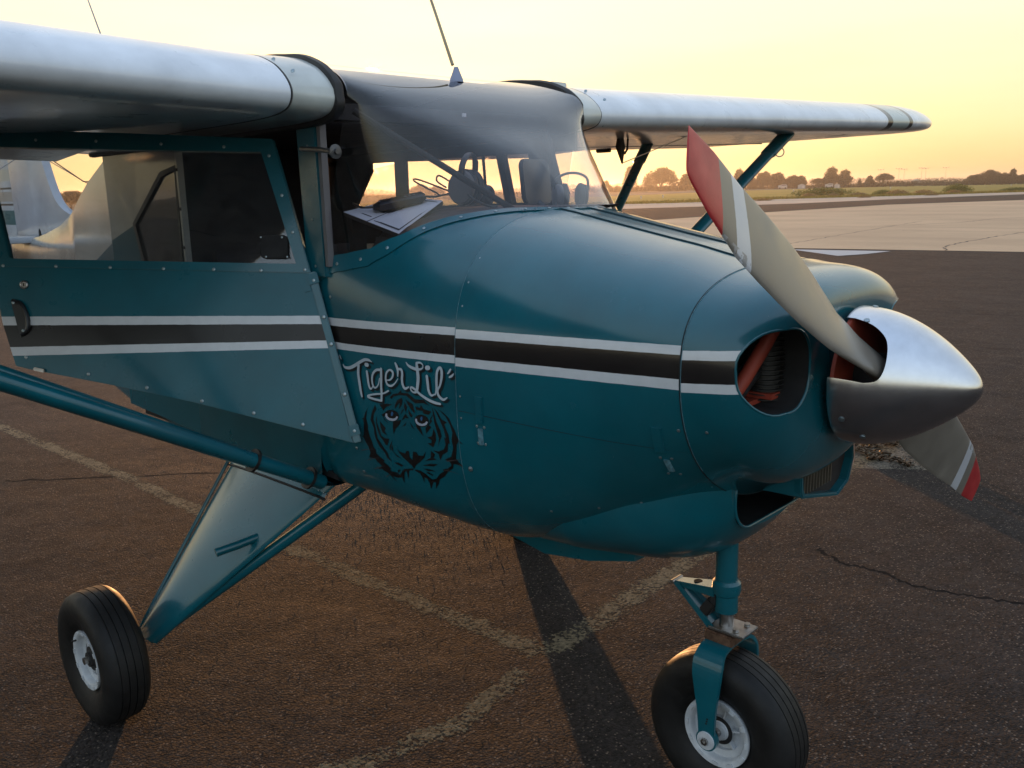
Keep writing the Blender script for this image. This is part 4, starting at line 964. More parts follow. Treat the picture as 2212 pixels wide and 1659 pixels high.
# ------------------------------------------------------------------ wheels and landing gear
def wheel(pos, rad=.222, wid=.146, rim=.096, nose=False):
    root = empty('wheel', pos); root.parent = plane
    pr = [(-.040, rim-.004), (-.052, rim+.004), (-.070, rim+.030), (-.0815, rim+.065), (-.082, rim+.085), (-.074, rad-.022), (-.060, rad-.0085), (-.0445, rad-.003)]
    for g in (-.038, -.012, .014, .040)[:4]: pr += [(g-.0022, interp(abs(g), [(0, rad), (.04, rad-.002)])), (g-.0016, rad-.005), (g+.0016, rad-.005), (g+.0022, interp(abs(g), [(0, rad), (.04, rad-.002)]))]
    pr += [(.0475, rad-.003), (.060, rad-.0085), (.074, rad-.022), (.082, rim+.085), (.0815, rim+.065), (.070, rim+.030), (.052, rim+.004), (.040, rim-.004)]
    pr = [(a*wid/.165, r) for a, r in pr]
    b = MB(); b.lathe(pr, (0, 0, 0), 'y', 72, cap=False); ty = b.build('tyre', m_tyre, root, angle=40)
    for s in (-1, 1):
        b = MB(); b.lathe([(s*.030, .060), (s*.034, .078), (s*.050, .080), (s*.054, .084), (s*.056, rim+.002), (s*.050, rim+.003), (s*.036, rim-.004)], (0, 0, 0), 'y', 48, cap=False)
        b.lathe([(s*.030, .062), (s*.018, .060), (s*.012, .030), (s*.020, .026)], (0, 0, 0), 'y', 40, cap=False)
        rm = b.build('rim', m_rim, root, angle=40)
        for k in range(6):
            a = R(60*k+15); MB().box((math.cos(a)*.045, s*.026, math.sin(a)*.045), (.034, .016, .0045), Matrix.Rotation(-a, 3, 'Y')).build('rib', m_rim, rm, False)
        for k in range(12):
            a = R(30*k); MB().box((math.cos(a)*.091, s*.0565, math.sin(a)*.091), (.009, .003, .016), Matrix.Rotation(-a, 3, 'Y')).build('lug', m_rim, rm, False)
        b = MB().lathe([(s*.010, .034), (s*.034, .033), (s*.040, .026), (s*.048, .024)], (0, 0, 0), 'y', 28); b.build('hub', m_rim if nose else m_dark, root)
        MB().lathe([(s*.034, .034), (s*.037, .040), (s*.038, .030)], (0, 0, 0), 'y', 28).build('bearing_cap', m_dark, root)
    MB().tube([(0, -.062, 0), (0, .062, 0)], .012, 12).build('axle', m_steel2, root)
    MB().tube([(-.05, -.060, .055), (-.045, -.075, .06)], .003, 8).build('valve', m_rubber, root)
    return root
wheel((0, -1.0, .219)); wheel((0, 1.02, .219)); wheel((1.705, 0, .219), nose=True)
# main gear: sheet-metal covered legs
def gear(s):
    top = [(.02, -.455, .80), (.59, -.455, .80)]
    Ax = Vector((.03, -.885, .245)); b = MB(); rings = []
    n = 9
    for i in range(n):
        t = i/(n-1); a = Vector((lerp(.02, .010, t), lerp(-.47, -.885, t), lerp(.79, .255, t))); c_ = Vector((lerp(.585, .095, t), lerp(-.455, -.865, t), lerp(.785, .235, t)))
        m_ = (a+c_)/2; wv = (c_-a); L = wv.length; wv.normalize(); dn = Vector((0, -.41, -.53)).normalized(); nn = wv.cross(dn).normalized(); thk = lerp(.030, .030, t)
        r_ = []
        for j in range(28):
            an = 2*PI*j/28; cu = math.cos(an); sv = math.sin(an); e = 1.0
            u = cu*L/2; v_ = sv*thk*(1-.15*cu if cu > 0 else (1-abs(cu)**3*.75)); r_.append(m_+wv*u+nn*v_)
        rings.append([Vector((q.x, s*-q.y if s > 0 else q.y, q.z)) for q in r_])
    b.loft(rings, True, True, True); g_ = b.build('gear_leg', m_teal, plane, angle=50)
    def mir(q): return (q[0], -q[1] if s > 0 else q[1], q[2])
    # top fairing with rivet flange
    r0 = [Vector(a_).lerp(b_, .62) for a_, b_ in zip(rings[0], rings[1])]; ctr = sum((Vector(q) for q in r0), Vector())/len(r0); up_ = Vector((0, .41*(1 if s < 0 else -1), .53)).normalized()
    MB().loft([[ctr+(q-ctr)*1.05+up_*.055 for q in r0], [ctr+(q-ctr)*1.045+up_*.004 for q in r0], [ctr+(q-ctr)*1.02-up_*.006 for q in r0]], True, True, True).build('leg_fairing', m_teal, g_, angle=50)
    bead = [ctr+(q-ctr)*1.055-up_*.002 for q in r0]; MB().tube(bead+[bead[0], bead[1]], .0042, 7, False).build('rubber_bead', m_rubber, g_)
    for j in range(14, 28, 1):
        q = ctr+(r0[j]-ctr)*1.05+up_*.016; nq = (r0[j]-ctr); nq = Vector((nq.x*.2, nq.y, nq.z)).normalized(); screw(q, nq, g_, .7)
    for j in range(1, 13, 2):
        q = ctr+(r0[j]-ctr)*1.05+up_*.016; nq = (r0[j]-ctr); nq = Vector((nq.x*.2, nq.y, nq.z)).normalized(); screw(q, nq, g_, .7)
    MB().tube([mir(q) for q in ((.355, -.60, .60), (.345, -.68, .59), (.33, -.745, .582))], .014, 12).build('step_peg', m_teal, g_)
    MB().tube([mir(q) for q in ((.63, -.355, .79), (.58, -.40, .74), (.06, -.865, .245))], [.020, .020, .021], 12).build('shock_strut', m_teal, g_)
    MB().tube([mir(q) for q in ((.035, -.865, .262), (.015, -.94, .228))], .020, 12).build('axle_stub', m_rust, g_)
    MB().tube([mir(q) for q in ((.005, -.50, .765), (.008, -.88, .262))], .006, 8).build('trailing_edge', m_teal, g_)
    return g_
gear(-1); gear(1)
# nose gear
ng = empty('nose_gear', (1.69, 0, .75)); ng.parent = plane
def nloc(q): return (q[0]-1.69, q[1], q[2]-.75)
MB().lathe([(-.12, .029), (.10, .029)], nloc((1.69, 0, .73)), 'z', 28).build('strut_tube', m_teal, ng)
MB().lathe([(.0, .029), (.006, .036), (.020, .0385), (.036, .0375), (.044, .031)], nloc((1.6915, 0, .602)), 'z', 28).build('strut_collar', m_teal, ng)
MB().lathe([(-.048, .0305), (.0, .0305)], nloc((1.6925, 0, .604)), 'z', 28).build('lower_sleeve', m_teal, ng)
MB().lathe([(-.09, .019), (.02, .019)], nloc((1.695, 0, .560)), 'z', 24).build('oleo_piston', m_steel2, ng)
def plate(name, pts, t, mat, par, hole=None):
    p = [Vector(nloc(q)) for q in pts]; n = (p[1]-p[0]).cross(p[2]-p[1]).normalized(); b = MB(); k = len(p); b.add([q-n*t/2 for q in p]+[q+n*t/2 for q in p], [tuple(range(k)), tuple(range(2*k-1, k-1, -1))]+[(i, k+i, k+(i+1) % k, (i+1) % k) for i in range(k)])
    return b.build(name, mat, par, False, bevel=.0015)
tl = plate('torque_link', [(1.672, -.030, .622), (1.672, .030, .622), (1.535, .016, .598), (1.535, -.016, .598)], .004, m_teal, ng)
MB().lathe([(-.0035, .012), (.0035, .012)], nloc((1.605, 0, .611)), 'z', 16).build('lightening_hole', m_dark, tl)
for s in (-1, 1): plate('link_web', [(1.672, s*.030, .622), (1.672, s*.028, .596), (1.56, s*.014, .588), (1.535, s*.016, .598)], .003, m_teal, tl)
tl2 = plate('torque_link', [(1.533, -.018, .597), (1.533, .018, .597), (1.672, .032, .492), (1.672, -.032, .492)], .004, m_teal, ng)
for s in (-1, 1): plate('link_web', [(1.533, s*.018, .598), (1.551, s*.018, .601), (1.680, s*.032, .512), (1.672, s*.032, .490)], .003, m_teal, tl2)
MB().tube([nloc((1.535, -.024, .598)), nloc((1.535, .024, .598))], .006, 10).build('link_bolt', m_steel2, ng)
MB().box(nloc((1.650, -.004, .560)), (.030, .052, .050), Euler((0, .6, 0)).to_matrix()).build('shimmy_clamp', m_rubber, ng, False, bevel=.004)
MB().box(nloc((1.668, 0, .588)), (.02, .056, .03)).build('link_lug', m_dark, ng, False, bevel=.003)
hd = MB().box(nloc((1.695, 0, .490)), (.085, .090, .030)).build('fork_head', m_rust, ng, False, bevel=.004)
MB().box(nloc((1.712, .004, .511)), (.105, .084, .008)).build('head_plate', m_steel2, ng, False, bevel=.002)
MB().lathe([(0, .009), (.008, .009)], nloc((1.735, -.022, .516)), 'z', 6).build('head_bolt', m_steel2, hd); MB().lathe([(0, .009), (.008, .009)], nloc((1.742, .026, .516)), 'z', 6).build('head_bolt', m_steel2, hd)
# fork: one bent band going over the tyre
b = MB(); rings = []
path = [(-.098, .205), (-.100, .26), (-.100, .36), (-.098, .41), (-.088, .445), (-.068, .466), (-.035, .474), (0, .475), (.035, .474), (.068, .466), (.088, .445), (.098, .41), (.100, .36), (.100, .26), (.098, .205)]
path = crspline(path, 4)
for i, (y, z) in enumerate(path):
    a = Vector(path[max(i-1, 0)]); c_ = Vector(path[min(i+1, len(path)-1)]); d = (c_-a).normalized(); nn = Vector((-d.y, d.x)); hw = interp(z, [(.205, .026), (.25, .024), (.30, .027), (.40, .042), (.44, .044), (.475, .038)]); t = .0055
    xc = interp(z, [(.205, 1.7045), (.45, 1.696), (.475, 1.695)])
    r_ = []
    for sx, st in ((-1, -1), (1, -1), (1, 1), (-1, 1)): r_.append(nloc((xc+sx*hw, y+nn.x*t*st, z+nn.y*t*st)))
    rings.append(r_)
b.loft(rings, True, True, True); fork = b.build('fork', paint('fork_paint', TEAL, rough=.35, grime=.6), ng, False, bevel=.0015)
for s in (-1, 1):
    MB().lathe([(s*.088, .030), (s*.106, .030)], nloc((1.7045, 0, .222)), 'y', 28).build('fork_end', m_teal, fork)
    MB().lathe([(s*.106, .026), (s*.1095, .025), (s*.110, .012)], nloc((1.7045, 0, .222)), 'y', 28).build('axle_washer', m_rim, fork)
    MB().lathe([(s*.109, .0105), (s*.117, .0105), (s*.118, .005), (s*.123, .005)], nloc((1.7045, 0, .222)), 'y', 6).build('axle_nut', m_steel2, fork)
for dz in (.272, .279, .286): MB().lathe([(-.1062, .003), (-.1050, .003)], nloc((1.704+(dz-.272)*.2, 0, dz)), 'y', 8).build('rivet', m_dark, fork)

# ------------------------------------------------------------------ open cabin door (built flat in its own plane, hinged on the front edge)
DO = Vector((.81387, -.535, .98688)); DU = Vector((-.73653, -.62170, -.26646)); DV = Vector((-.34020, 0, .94035)); DN = DU.cross(DV)
door = empty('door'); door.parent = plane
door.matrix_local = Matrix(((DU.x, DV.x, DN.x, DO.x), (DU.y, DV.y, DN.y, DO.y), (DU.z, DV.z, DN.z, DO.z), (0, 0, 0, 1)))
# local: x rearward, y up, z inward (outer skin faces -z)
T3 = lambda u, v_, h: (u, v_, h)
skin = MB().extrude([(.010, -.004), (.0, .498), (.50, .655), (.938, .792), (.952, .62), (.945, .485), (.907, .464), (.67, .350), (.436, .232), (.22, .112)], T3, .012).build('door_skin', m_door, door, False, bevel=.002)
fr_o = [(.0, .493), (.006, .894), (.45, 1.052), (.93, 1.216), (.938, .790), (.47, .641)]
fr_i = [(.035, .531), (.049, .868), (.45, 1.000), (.868, 1.140), (.875, .796), (.46, .665)]
MB().frame(fr_o, fr_i, lambda u, v_, h: (u, v_, h-.0035), .022).build('window_frame', m_teal, door, False, bevel=.002)
MB().extrude([(.02, .518), (.04, .885), (.45, 1.015), (.885, 1.155), (.89, .79), (.46, .65)], lambda u, v_, h: (u, v_, h+.006), .003).build('window', m_glassd, door, False)
# inner trim panel and edge
MB().frame([(.02, .01), (.012, .49), (.50, .64), (.925, .775), (.935, .50), (.67, .36), (.436, .242), (.22, .122)], [(.05, .05), (.04, .46), (.50, .61), (.895, .735), (.90, .52), (.66, .40), (.43, .28), (.21, .155)], lambda u, v_, h: (u, v_, h+.012), .018).build('door_frame', m_dark, door, False)
for i, (u, v_) in enumerate([(.90, .781), (.739, .731), (.577, .680), (.42, .630), (.274, .585), (.139, .542), (.014, .507)]): screw((u, v_, -.0038), (0, 0, -1), door, .95)
for u, v_ in [(.905, .500), (.728, .399), (.564, .312), (.412, .230), (.271, .155), (.139, .085)]: screw((u, v_, -.0005), (0, 0, -1), door, 1.05)
for u, v_ in [(.020, .62), (.022, .73), (.028, .85), (.15, .915), (.33, .980), (.52, 1.048), (.70, 1.108), (.87, 1.165)]: screw((u, v_, -.0038), (0, 0, -1), door, .9)
# hinge strip along the front edge
hs = MB().box((-.003, .245, -.002), (.022, .50, .005)).build('hinge_leaf', m_teal, door, False, bevel=.002)
for v_ in (.470, .362, .282, .135, .028): screw((-.004, v_, -.0062), (0, 0, -1), hs, 1.1)
for v_ in (.475, .03): MB().box((-.004, v_, -.0065), (.030, .030, .003)).build('hinge_bracket', m_door, hs, False, bevel=.001)
# lock, blanking disc, handle, window vent
lk_ = MB().lathe([(-.001, .013), (-.005, .0125), (-.006, .010), (-.0045, .0085), (-.0045, .0005)], (.852, .708, 0), 'z', 24).build('lock', m_steel2, door)
MB().box((.852, .708, -.0052), (.002, .009, .001)).build('keyway', m_dark, lk_, False)
MB().lathe([(0, .0135), (-.0010, .0133), (-.0012, .001)], (.806, .703, 0), 'z', 28).build('blanking_disc', m_door, door)
hb = [(.905, .676), (.880, .664), (.866, .640), (.862, .612), (.868, .585), (.884, .566), (.905, .562)]
hcup = MB().extrude([tuple(q) for q in crspline(hb, 4)], lambda u, v_, h: (u, v_, -h), .004).build('door_handle', m_plastic, door, False)
MB().tube([(u, v_, -.006) for u, v_ in crspline([(.898, .672), (.874, .655), (.866, .618), (.874, .580), (.898, .568)], 5)], .006, 8).build('handle_rim', m_plastic, hcup)
screw((.894, .664, -.011), (0, 0, -1), hcup, .9); screw((.886, .576, -.011), (0, 0, -1), hcup, .9)
vn = MB().extrude(rounded(.084, .596, .076, .070, .012, 4, -.25), lambda u, v_, h: (u, v_+.0-(u-.084)*-.30, -h+.004), .008).build('window_vent', m_dark, door, False, bevel=.002)
for du, dv in ((.03, .028), (-.03, .028), (.03, -.03), (-.03, -.03)): screw((.084+du, .596+dv+du*.3, -.0045), (0, 0, -1), vn, .6)
MB().box((.022, .455, -.001), (.02, .02, .002)).build('corner_patch', m_door, door, False)
# small clip and wear at the bottom rear corner
MB().box((.872, .452, -.004), (.035, .010, .010), Euler((0, 0, .45)).to_matrix()).build('door_clip', m_steel2, door, False, bevel=.002)

# ------------------------------------------------------------------ cabin shell
m_head = simple('headliner', (.045, .042, .050), .85, var=.15)
m_inner = simple('cabin_side', (.055, .045, .040), .8, var=.25)
# roof between the wings and ceiling
af = [(x, z) for x, z in airfoil(1.6, .80, 1.863, 1.0)[:len(AFS)//2] if z > 1.90]
b = MB(); b.loft([[(x, y, z-.004) for x, z in af if x < .50] for y in (-.51, -.25, 0, .25, .46)], False); b.build('cabin_roof', m_wingw, plane)
MB().box((-.10, 0, 1.872), (1.50, 1.00, .012)).build('headliner', m_head, plane, False)
MB().box((.66, 0, 1.895), (.035, .96, .045)).build('carry_through', m_dark, plane, False)
MB().box((.0, 0, .835), (1.3, .99, .02)).build('cabin_floor', m_dark, plane, False)
# belly below the floor, fabric sides under the door
b = MB(); rings = []
for x, w, zt_, zb_ in ((.605, .517, 1.0, .790), (.3, .519, 1.02, .778), (0, .515, 1.04, .785), (-.35, .505, 1.06, .80), (-.72, .49, 1.09, .83)):
    rings.append([(x, -w, zt_), (x, -w, zb_+.035), (x, -w+.012, zb_+.008), (x, -w+.05, zb_), (x, w-.05, zb_), (x, w-.012, zb_+.008), (x, w, zb_+.035), (x, w, zt_)])
b.loft(rings, False); b.build('belly_skin', m_teal, plane, angle=50)
MB().tube([(x, -.519, z) for x, z in ((.60, .985), (.3, 1.01), (0, 1.03), (-.35, 1.055))], .008, 8).build('door_sill', m_teal, plane)
# left cabin wall: sills, posts and window glass
W3 = lambda u, v_, h: (u, .505+h, v_)
MB().extrude([(-.72, .83), (.62, .82), (.66, 1.46), (-.72, 1.44)], W3, .014).build('cabin_wall', m_inner, plane, False)
MB().extrude([(-.72, 1.795), (.76, 1.800), (.76, 1.90), (-.72, 1.90)], W3, .014).build('window_header', m_inner, plane, False)
def bar(name, p0, p1, w, mat=m_inner, y=.505, t=.014):
    a, c_ = Vector(p0), Vector(p1); d = (c_-a).normalized(); nn = Vector((-d.y, d.x)); q = [a+nn*w/2, c_+nn*w/2, c_-nn*w/2, a-nn*w/2]
    return MB().extrude([tuple(v_) for v_ in q], lambda u, v2, h: (u, y+h, v2), t).build(name, mat, plane, False)
bar('window_post', (-.20, 1.44), (-.20, 1.80), .075)
bar('seat_harness', (.345, 1.80), (.375, 1.44), .012, m_dark, .46, .004)
bar('door_frame_tube', (.40, 1.80), (.49, 1.44), .030, m_inner, .49, .03)
bar('windshield_post', (.575, 1.82), (.66, 1.46), .085)
MB().extrude([(-.72, 1.43), (-.50, 1.43), (-.55, 1.58), (-.40, 1.76), (-.40, 1.81), (-.72, 1.81)], W3, .014).build('rear_wall_panel', m_inner, plane, False)
for poly in ([(-.55, 1.57), (-.50, 1.44), (-.24, 1.44), (-.24, 1.79), (-.40, 1.77)], [(-.16, 1.44), (.56, 1.44), (.56, 1.80), (-.16, 1.80)], [(.66, 1.47), (.61, 1.80), (.74, 1.80), (.68, 1.48)]):
    MB().extrude(poly, lambda u, v_, h: (u, .512+h, v_), .003).build('side_window', m_glassd, plane, False)
# rear bulkhead (dark hat shelf)
MB().box((-.70, 0, 1.36), (.02, .97, 1.05)).build('rear_bulkhead', m_head, plane, False)
# instrument panel and glareshield
gl = MB(); rings = []
for i in range(15):
    x = lerp(.62, 1.150, i/14); yr = interp(x, BASE_R); yl = interp(x, BASE_L); yr2 = min(yr-.015, .36) if x < .86 else yr-.012; zr = ringpt(x, ang_at_y(x, yr))[1]
    row = []
    for j in range(17):
        t = j/16; y = lerp(-yr2, yl-.012, t); ed = abs(2*t-1); zc_ = 1.622-.03*max(0, (.75-x))*2; zz = lerp(zc_, min(zc_, zr+.004), ed**4); row.append((x, y, zz))
    rings.append(row)
gl.loft(rings, False); glare = gl.build('glareshield', m_brown, plane, angle=60)
MB().tube([(.62, lerp(-.36, .48, i/12), 1.612) for i in range(13)], .013, 8).build('glareshield_roll', m_dark, glare)
MB().box((.605, .06, 1.50), (.02, .84, .20)).build('instrument_panel', m_dark, plane, False)
MB().box((.585, -.02, 1.28), (.02, .94, .36)).build('lower_panel', m_cream, plane, False)
MB().extrude([(.60, 1.10), (1.05, 1.10), (.98, 1.45), (.86, 1.49), (.70, 1.462), (.60, 1.455)], lambda u, v_, h: (u, -.44-h*(1 if u < .9 else 1), v_), .004).build('kick_panel', m_cream, plane, False)
MB().box((.80, -.30, 1.30), (.42, .02, .44)).build('kick_panel', m_cream, plane, False)
MB().extrude([(.74, 1.545), (.90, 1.545), (.90, 1.53), (.80, 1.40), (.785, 1.40), (.80, 1.53), (.74, 1.53)], lambda u, v_, h: (u, -.36-h, v_), .012).build('panel_bracket', m_dark, plane, False)
# seats
def seat(x, y, par):
    s_ = MB().box((x, y, 1.06), (.46, .44, .13)).build('seat', m_fabric, par, True, bevel=.03)
    bk = MB().box((x-.26, y, 1.27), (.10, .43, .42), Euler((0, -.18, 0)).to_matrix()).build('seat_back', m_fabric, s_, True, bevel=.035)
    MB().tube([(x-.15, y-.18, 1.0), (x-.15, y-.18, .845)], .012, 8).build('leg', m_dark, s_); MB().tube([(x+.15, y-.18, 1.0), (x+.15, y-.18, .845)], .012, 8).build('leg', m_dark, s_)
    return s_
seat(.18, -.24, plane); seat(.18, .24, plane)
MB().box((-.42, 0, 1.05), (.45, .92, .14)).build('rear_seat', m_fabric, plane, True, bevel=.03); MB().box((-.62, 0, 1.27), (.10, .92, .40), Euler((0, -.2, 0)).to_matrix()).build('rear_seat_back', m_fabric, plane, True, bevel=.03)
MB().lathe([(0, .10), (.012, .10)], (.50, .24, 1.40), 'x', 24).build('control_wheel', m_plastic, plane)
# compass hanging from the brace, GPS and sun shade clip
cmp_ = MB().lathe([(0, .030), (.05, .032), (.06, .02)], (.74, .04, 1.655), 'x', 20).build('compass', m_plastic, plane)

# ------------------------------------------------------------------ rear fuselage and tail
RS = [(-.12, .512, 1.850, .785), (-.5, .512, 1.852, .80), (-.72, .512, 1.848, .82), (-1.1, .465, 1.772, .86), (-1.5, .39, 1.680, .90), (-2.0, .285, 1.588, .955), (-2.5, .195, 1.510, 1.01), (-3.0, .110, 1.455, 1.07), (-3.45, .035, 1.42, 1.13)]
b = MB(); rings = []
def rsec(x):
    return tuple(interp(x, [(-r[0], r[k]) for r in RS]) if False else interp(-x, [(-r[0], r[k]) for r in RS]) for k in (1, 2, 3))
def rring(x):
    w, zt_, zb_ = rsec(x); d1 = min(.14*min(1, w*3), lerp(.012, .14, max(0, min(1, (-x-.72)/1.3)))); d2 = d1*.4
    # flat slab sides with a low rounded deck
    return [(x, -w, zb_+.05), (x, -w, lerp(zb_, zt_, .35)), (x, -w*.995, lerp(zb_, zt_, .62)), (x, -w*.97, zt_-d1), (x, -w*.86, zt_-d2), (x, -w*.55, zt_-.012), (x, 0, zt_), (x, w*.55, zt_-.012), (x, w*.86, zt_-d2), (x, w*.97, zt_-d1), (x, w*.995, lerp(zb_, zt_, .62)), (x, w, lerp(zb_, zt_, .35)), (x, w, zb_+.05), (x, w*.85, zb_), (x, -w*.85, zb_)]
xs = [-.72, -.8, -.9, -1.05, -1.2, -1.4, -1.6, -1.8, -2.0, -2.2, -2.4, -2.6, -2.8, -3.0, -3.2, -3.45]
b.loft([rring(x) for x in xs], True, False, True); rf = b.build('rear_fuselage', m_rear, plane, angle=30)
# panel between door opening and rear fuselage with the pentagonal rear window
Wr = lambda u, v_, h: (u, -.510+h-(.0 if u > -.5 else (u+.5)*-.04), v_)
MB().frame([(-.13, .83), (-.13, 1.46), (-.125, 1.865), (-.45, 1.860), (-.725, 1.84), (-.725, 1.50), (-.725, .86)], [(-.175, 1.42), (-.170, 1.47), (-.155, 1.765), (-.265, 1.745), (-.515, 1.575), (-.470, 1.435), (-.35, 1.42)], Wr, .012).build('rear_side_panel', m_rear, plane, False)
wseal = MB().frame([(-.163, 1.408), (-.162, 1.47), (-.145, 1.777), (-.270, 1.757), (-.530, 1.578), (-.482, 1.425), (-.35, 1.408)], [(-.178, 1.425), (-.173, 1.47), (-.160, 1.760), (-.262, 1.740), (-.508, 1.573), (-.464, 1.440), (-.35, 1.425)], lambda u, v_, h: (u, -.516+h, v_), .008).build('window_seal', m_rubber, plane, False)
MB().extrude([(-.170, 1.42), (-.165, 1.47), (-.152, 1.768), (-.265, 1.747), (-.518, 1.575), (-.472, 1.432)], lambda u, v_, h: (u, -.508+h, v_), .003).build('rear_side_window', m_glassr, plane, False)
MB().box((-.128, -.512, 1.64), (.012, .022, .44)).build('door_jamb', m_fair, plane, False)
for z in (1.50, 1.63, 1.76): MB().box((-.128, -.5245, z), (.014, .004, .010)).build('jamb_clip', m_dark, plane, False)
# tail
def slab(name, prof, t, mat, par, axis='y', z0=0):
    """profile in x/z (fin) or x/y (stabiliser) thickened to t with rounded edge"""
    b = MB(); n = len(prof); cx_ = sum(p[0] for p in prof)/n; cy_ = sum(p[1] for p in prof)/n; rings = []
    for k, s in ((-.5, .94), (-.42, .985), (0, 1), (.42, .985), (.5, .94)):
        r_ = []
        for (u, v_) in prof:
            uu, vv = cx_+(u-cx_)*s, cy_+(v_-cy_)*s; r_.append((uu, k*t, vv) if axis == 'y' else (uu, vv, z0+k*t))
        rings.append(r_)
    b.loft(rings, True, True, True); return b.build(name, mat, par, angle=50)
m_fin = paint('fin_paint', (.60, .61, .65), rough=.3, grime=.2)
m_rud = paint('rudder_paint', (.60, .61, .62), rough=.3, bands=[(2, 1.79, 1.86, (.62, .58, .48)), (2, 1.74, 1.752, (.05, .05, .05)), (2, 1.665, 1.725, (.50, .43, .36)), (2, 1.640, 1.652, (.10, .07, .06)), (2, 1.52, 1.61, (.05, .16, .17))])
fin = slab('tail_fin', crspline([(-2.35, 1.545), (-2.55, 1.60), (-2.66, 1.68), (-2.76, 1.85), (-2.90, 2.15), (-3.02, 2.36), (-3.12, 2.45), (-3.25, 2.48)], 4)+[(-3.36, 2.47), (-3.37, 2.0), (-3.37, 1.43), (-3.0, 1.45), (-2.6, 1.50)], .045, m_fin, plane)
rud = slab('rudder', crspline([(-3.375, 1.12), (-3.375, 2.47), (-3.50, 2.46), (-3.66, 2.32), (-3.76, 2.0), (-3.80, 1.6), (-3.76, 1.25), (-3.60, 1.10)], 3), .038, m_rud, plane)
for s in (-1, 1):
    st = slab('stabilizer', [(-2.78, s*.05), (-2.80, s*.30), (-2.92, s*.90), (-3.05, s*1.25), (-3.22, s*1.36), (-3.32, s*1.36), (-3.33, s*.05)], .035, m_fin, plane, 'z', 1.445)
    slab('elevator', [(-3.335, s*.07), (-3.335, s*1.36), (-3.50, s*1.33), (-3.72, s*1.05), (-3.80, s*.60), (-3.76, s*.15), (-3.62, s*.07)], .030, m_fin, plane, 'z', 1.445)
    MB().tube([(-3.0, s*.02, 1.95), (-3.05, s*.80, 1.46)], .003, 6).build('tail_brace', m_steel2, plane)
tw = MB().lathe([(-.004, .045), (0, .05), (.004, .045)], (-2.86, -.055, 1.41), 'y', 20).build('trim_slot', m_dark, plane); tw.scale = (.35, 1, 2.0)
tw.location = (-1.86, 0, -1.41)
MB().tube([(-2.80, 0, 1.93), (-2.24, -.01, 1.762), (-1.35, -.02, 1.745)], .0035, 6).build('wire_antenna', m_rust, plane)
# antennas on the roof
an = MB().lathe([(0, .022), (.01, .020), (.03, .012), (.045, .0065)], (.705, 0, 1.998), 'z', 16).build('whip_antenna', simple('antenna_base', (.30, .33, .45), .4), plane)
MB().tube([(.690, 0, 2.05), (.62, 0, 2.21), (.42, 0, 2.66)], [.0052, .0045, .003], 8).build('antenna_rod', simple('antenna_rod_mat', (.42, .34, .22), .5), an)
MB().tube([(-1.20, -.10, 1.78), (-1.62, -.10, 2.45), (-1.72, -.10, 2.62)], [.006, .004, .003], 8).build('whip_antenna', m_steel2, plane)
# belly: exhaust stack, drain fairing, lip
FL = [[(.80, -.12, .70), (.80, .18, .66), (.80, .18, .645), (.80, -.12, .69)], [(.95, -.14, .695), (.95, .16, .66), (.96, .17, .625), (.95, -.13, .672)], [(1.10, -.14, .695), (1.10, .16, .665), (1.12, .16, .602), (1.11, -.12, .640)], [(1.25, -.12, .70), (1.25, .16, .67), (1.28, .17, .618), (1.26, -.10, .655)], [(1.40, -.08, .71), (1.40, .12, .70), (1.40, .12, .68), (1.40, -.08, .69)]]
bl = MB(); bl.loft([[(.07+x+.03*(x-.8), y*.8-.07, z-.008) for x, y, z in r_] for r_ in FL], True, True, True)
cf = bl.build('cowl_flap', m_teal, plane, angle=25)
MB().loft([[(1.12+.035*math.cos(a), .02+.030*math.sin(a), .65) for a in np.linspace(0, 2*PI, 20, False)], [(1.125+.034*math.cos(a), .02+.030*math.sin(a), .615) for a in np.linspace(0, 2*PI, 20, False)], [(1.145+.018*math.cos(a), .02+.020*math.sin(a), .575) for a in np.linspace(0, 2*PI, 20, False)], [(1.158+.006*math.cos(a), .02+.008*math.sin(a), .556) for a in np.linspace(0, 2*PI, 20, False)]], True, True, True).build('exhaust_stack', m_steel2, cf)
MB().tube([(1.34, .06, .67), (1.36, .06, .645)], .018, 12).build('drain_pipe', m_dark, cf)

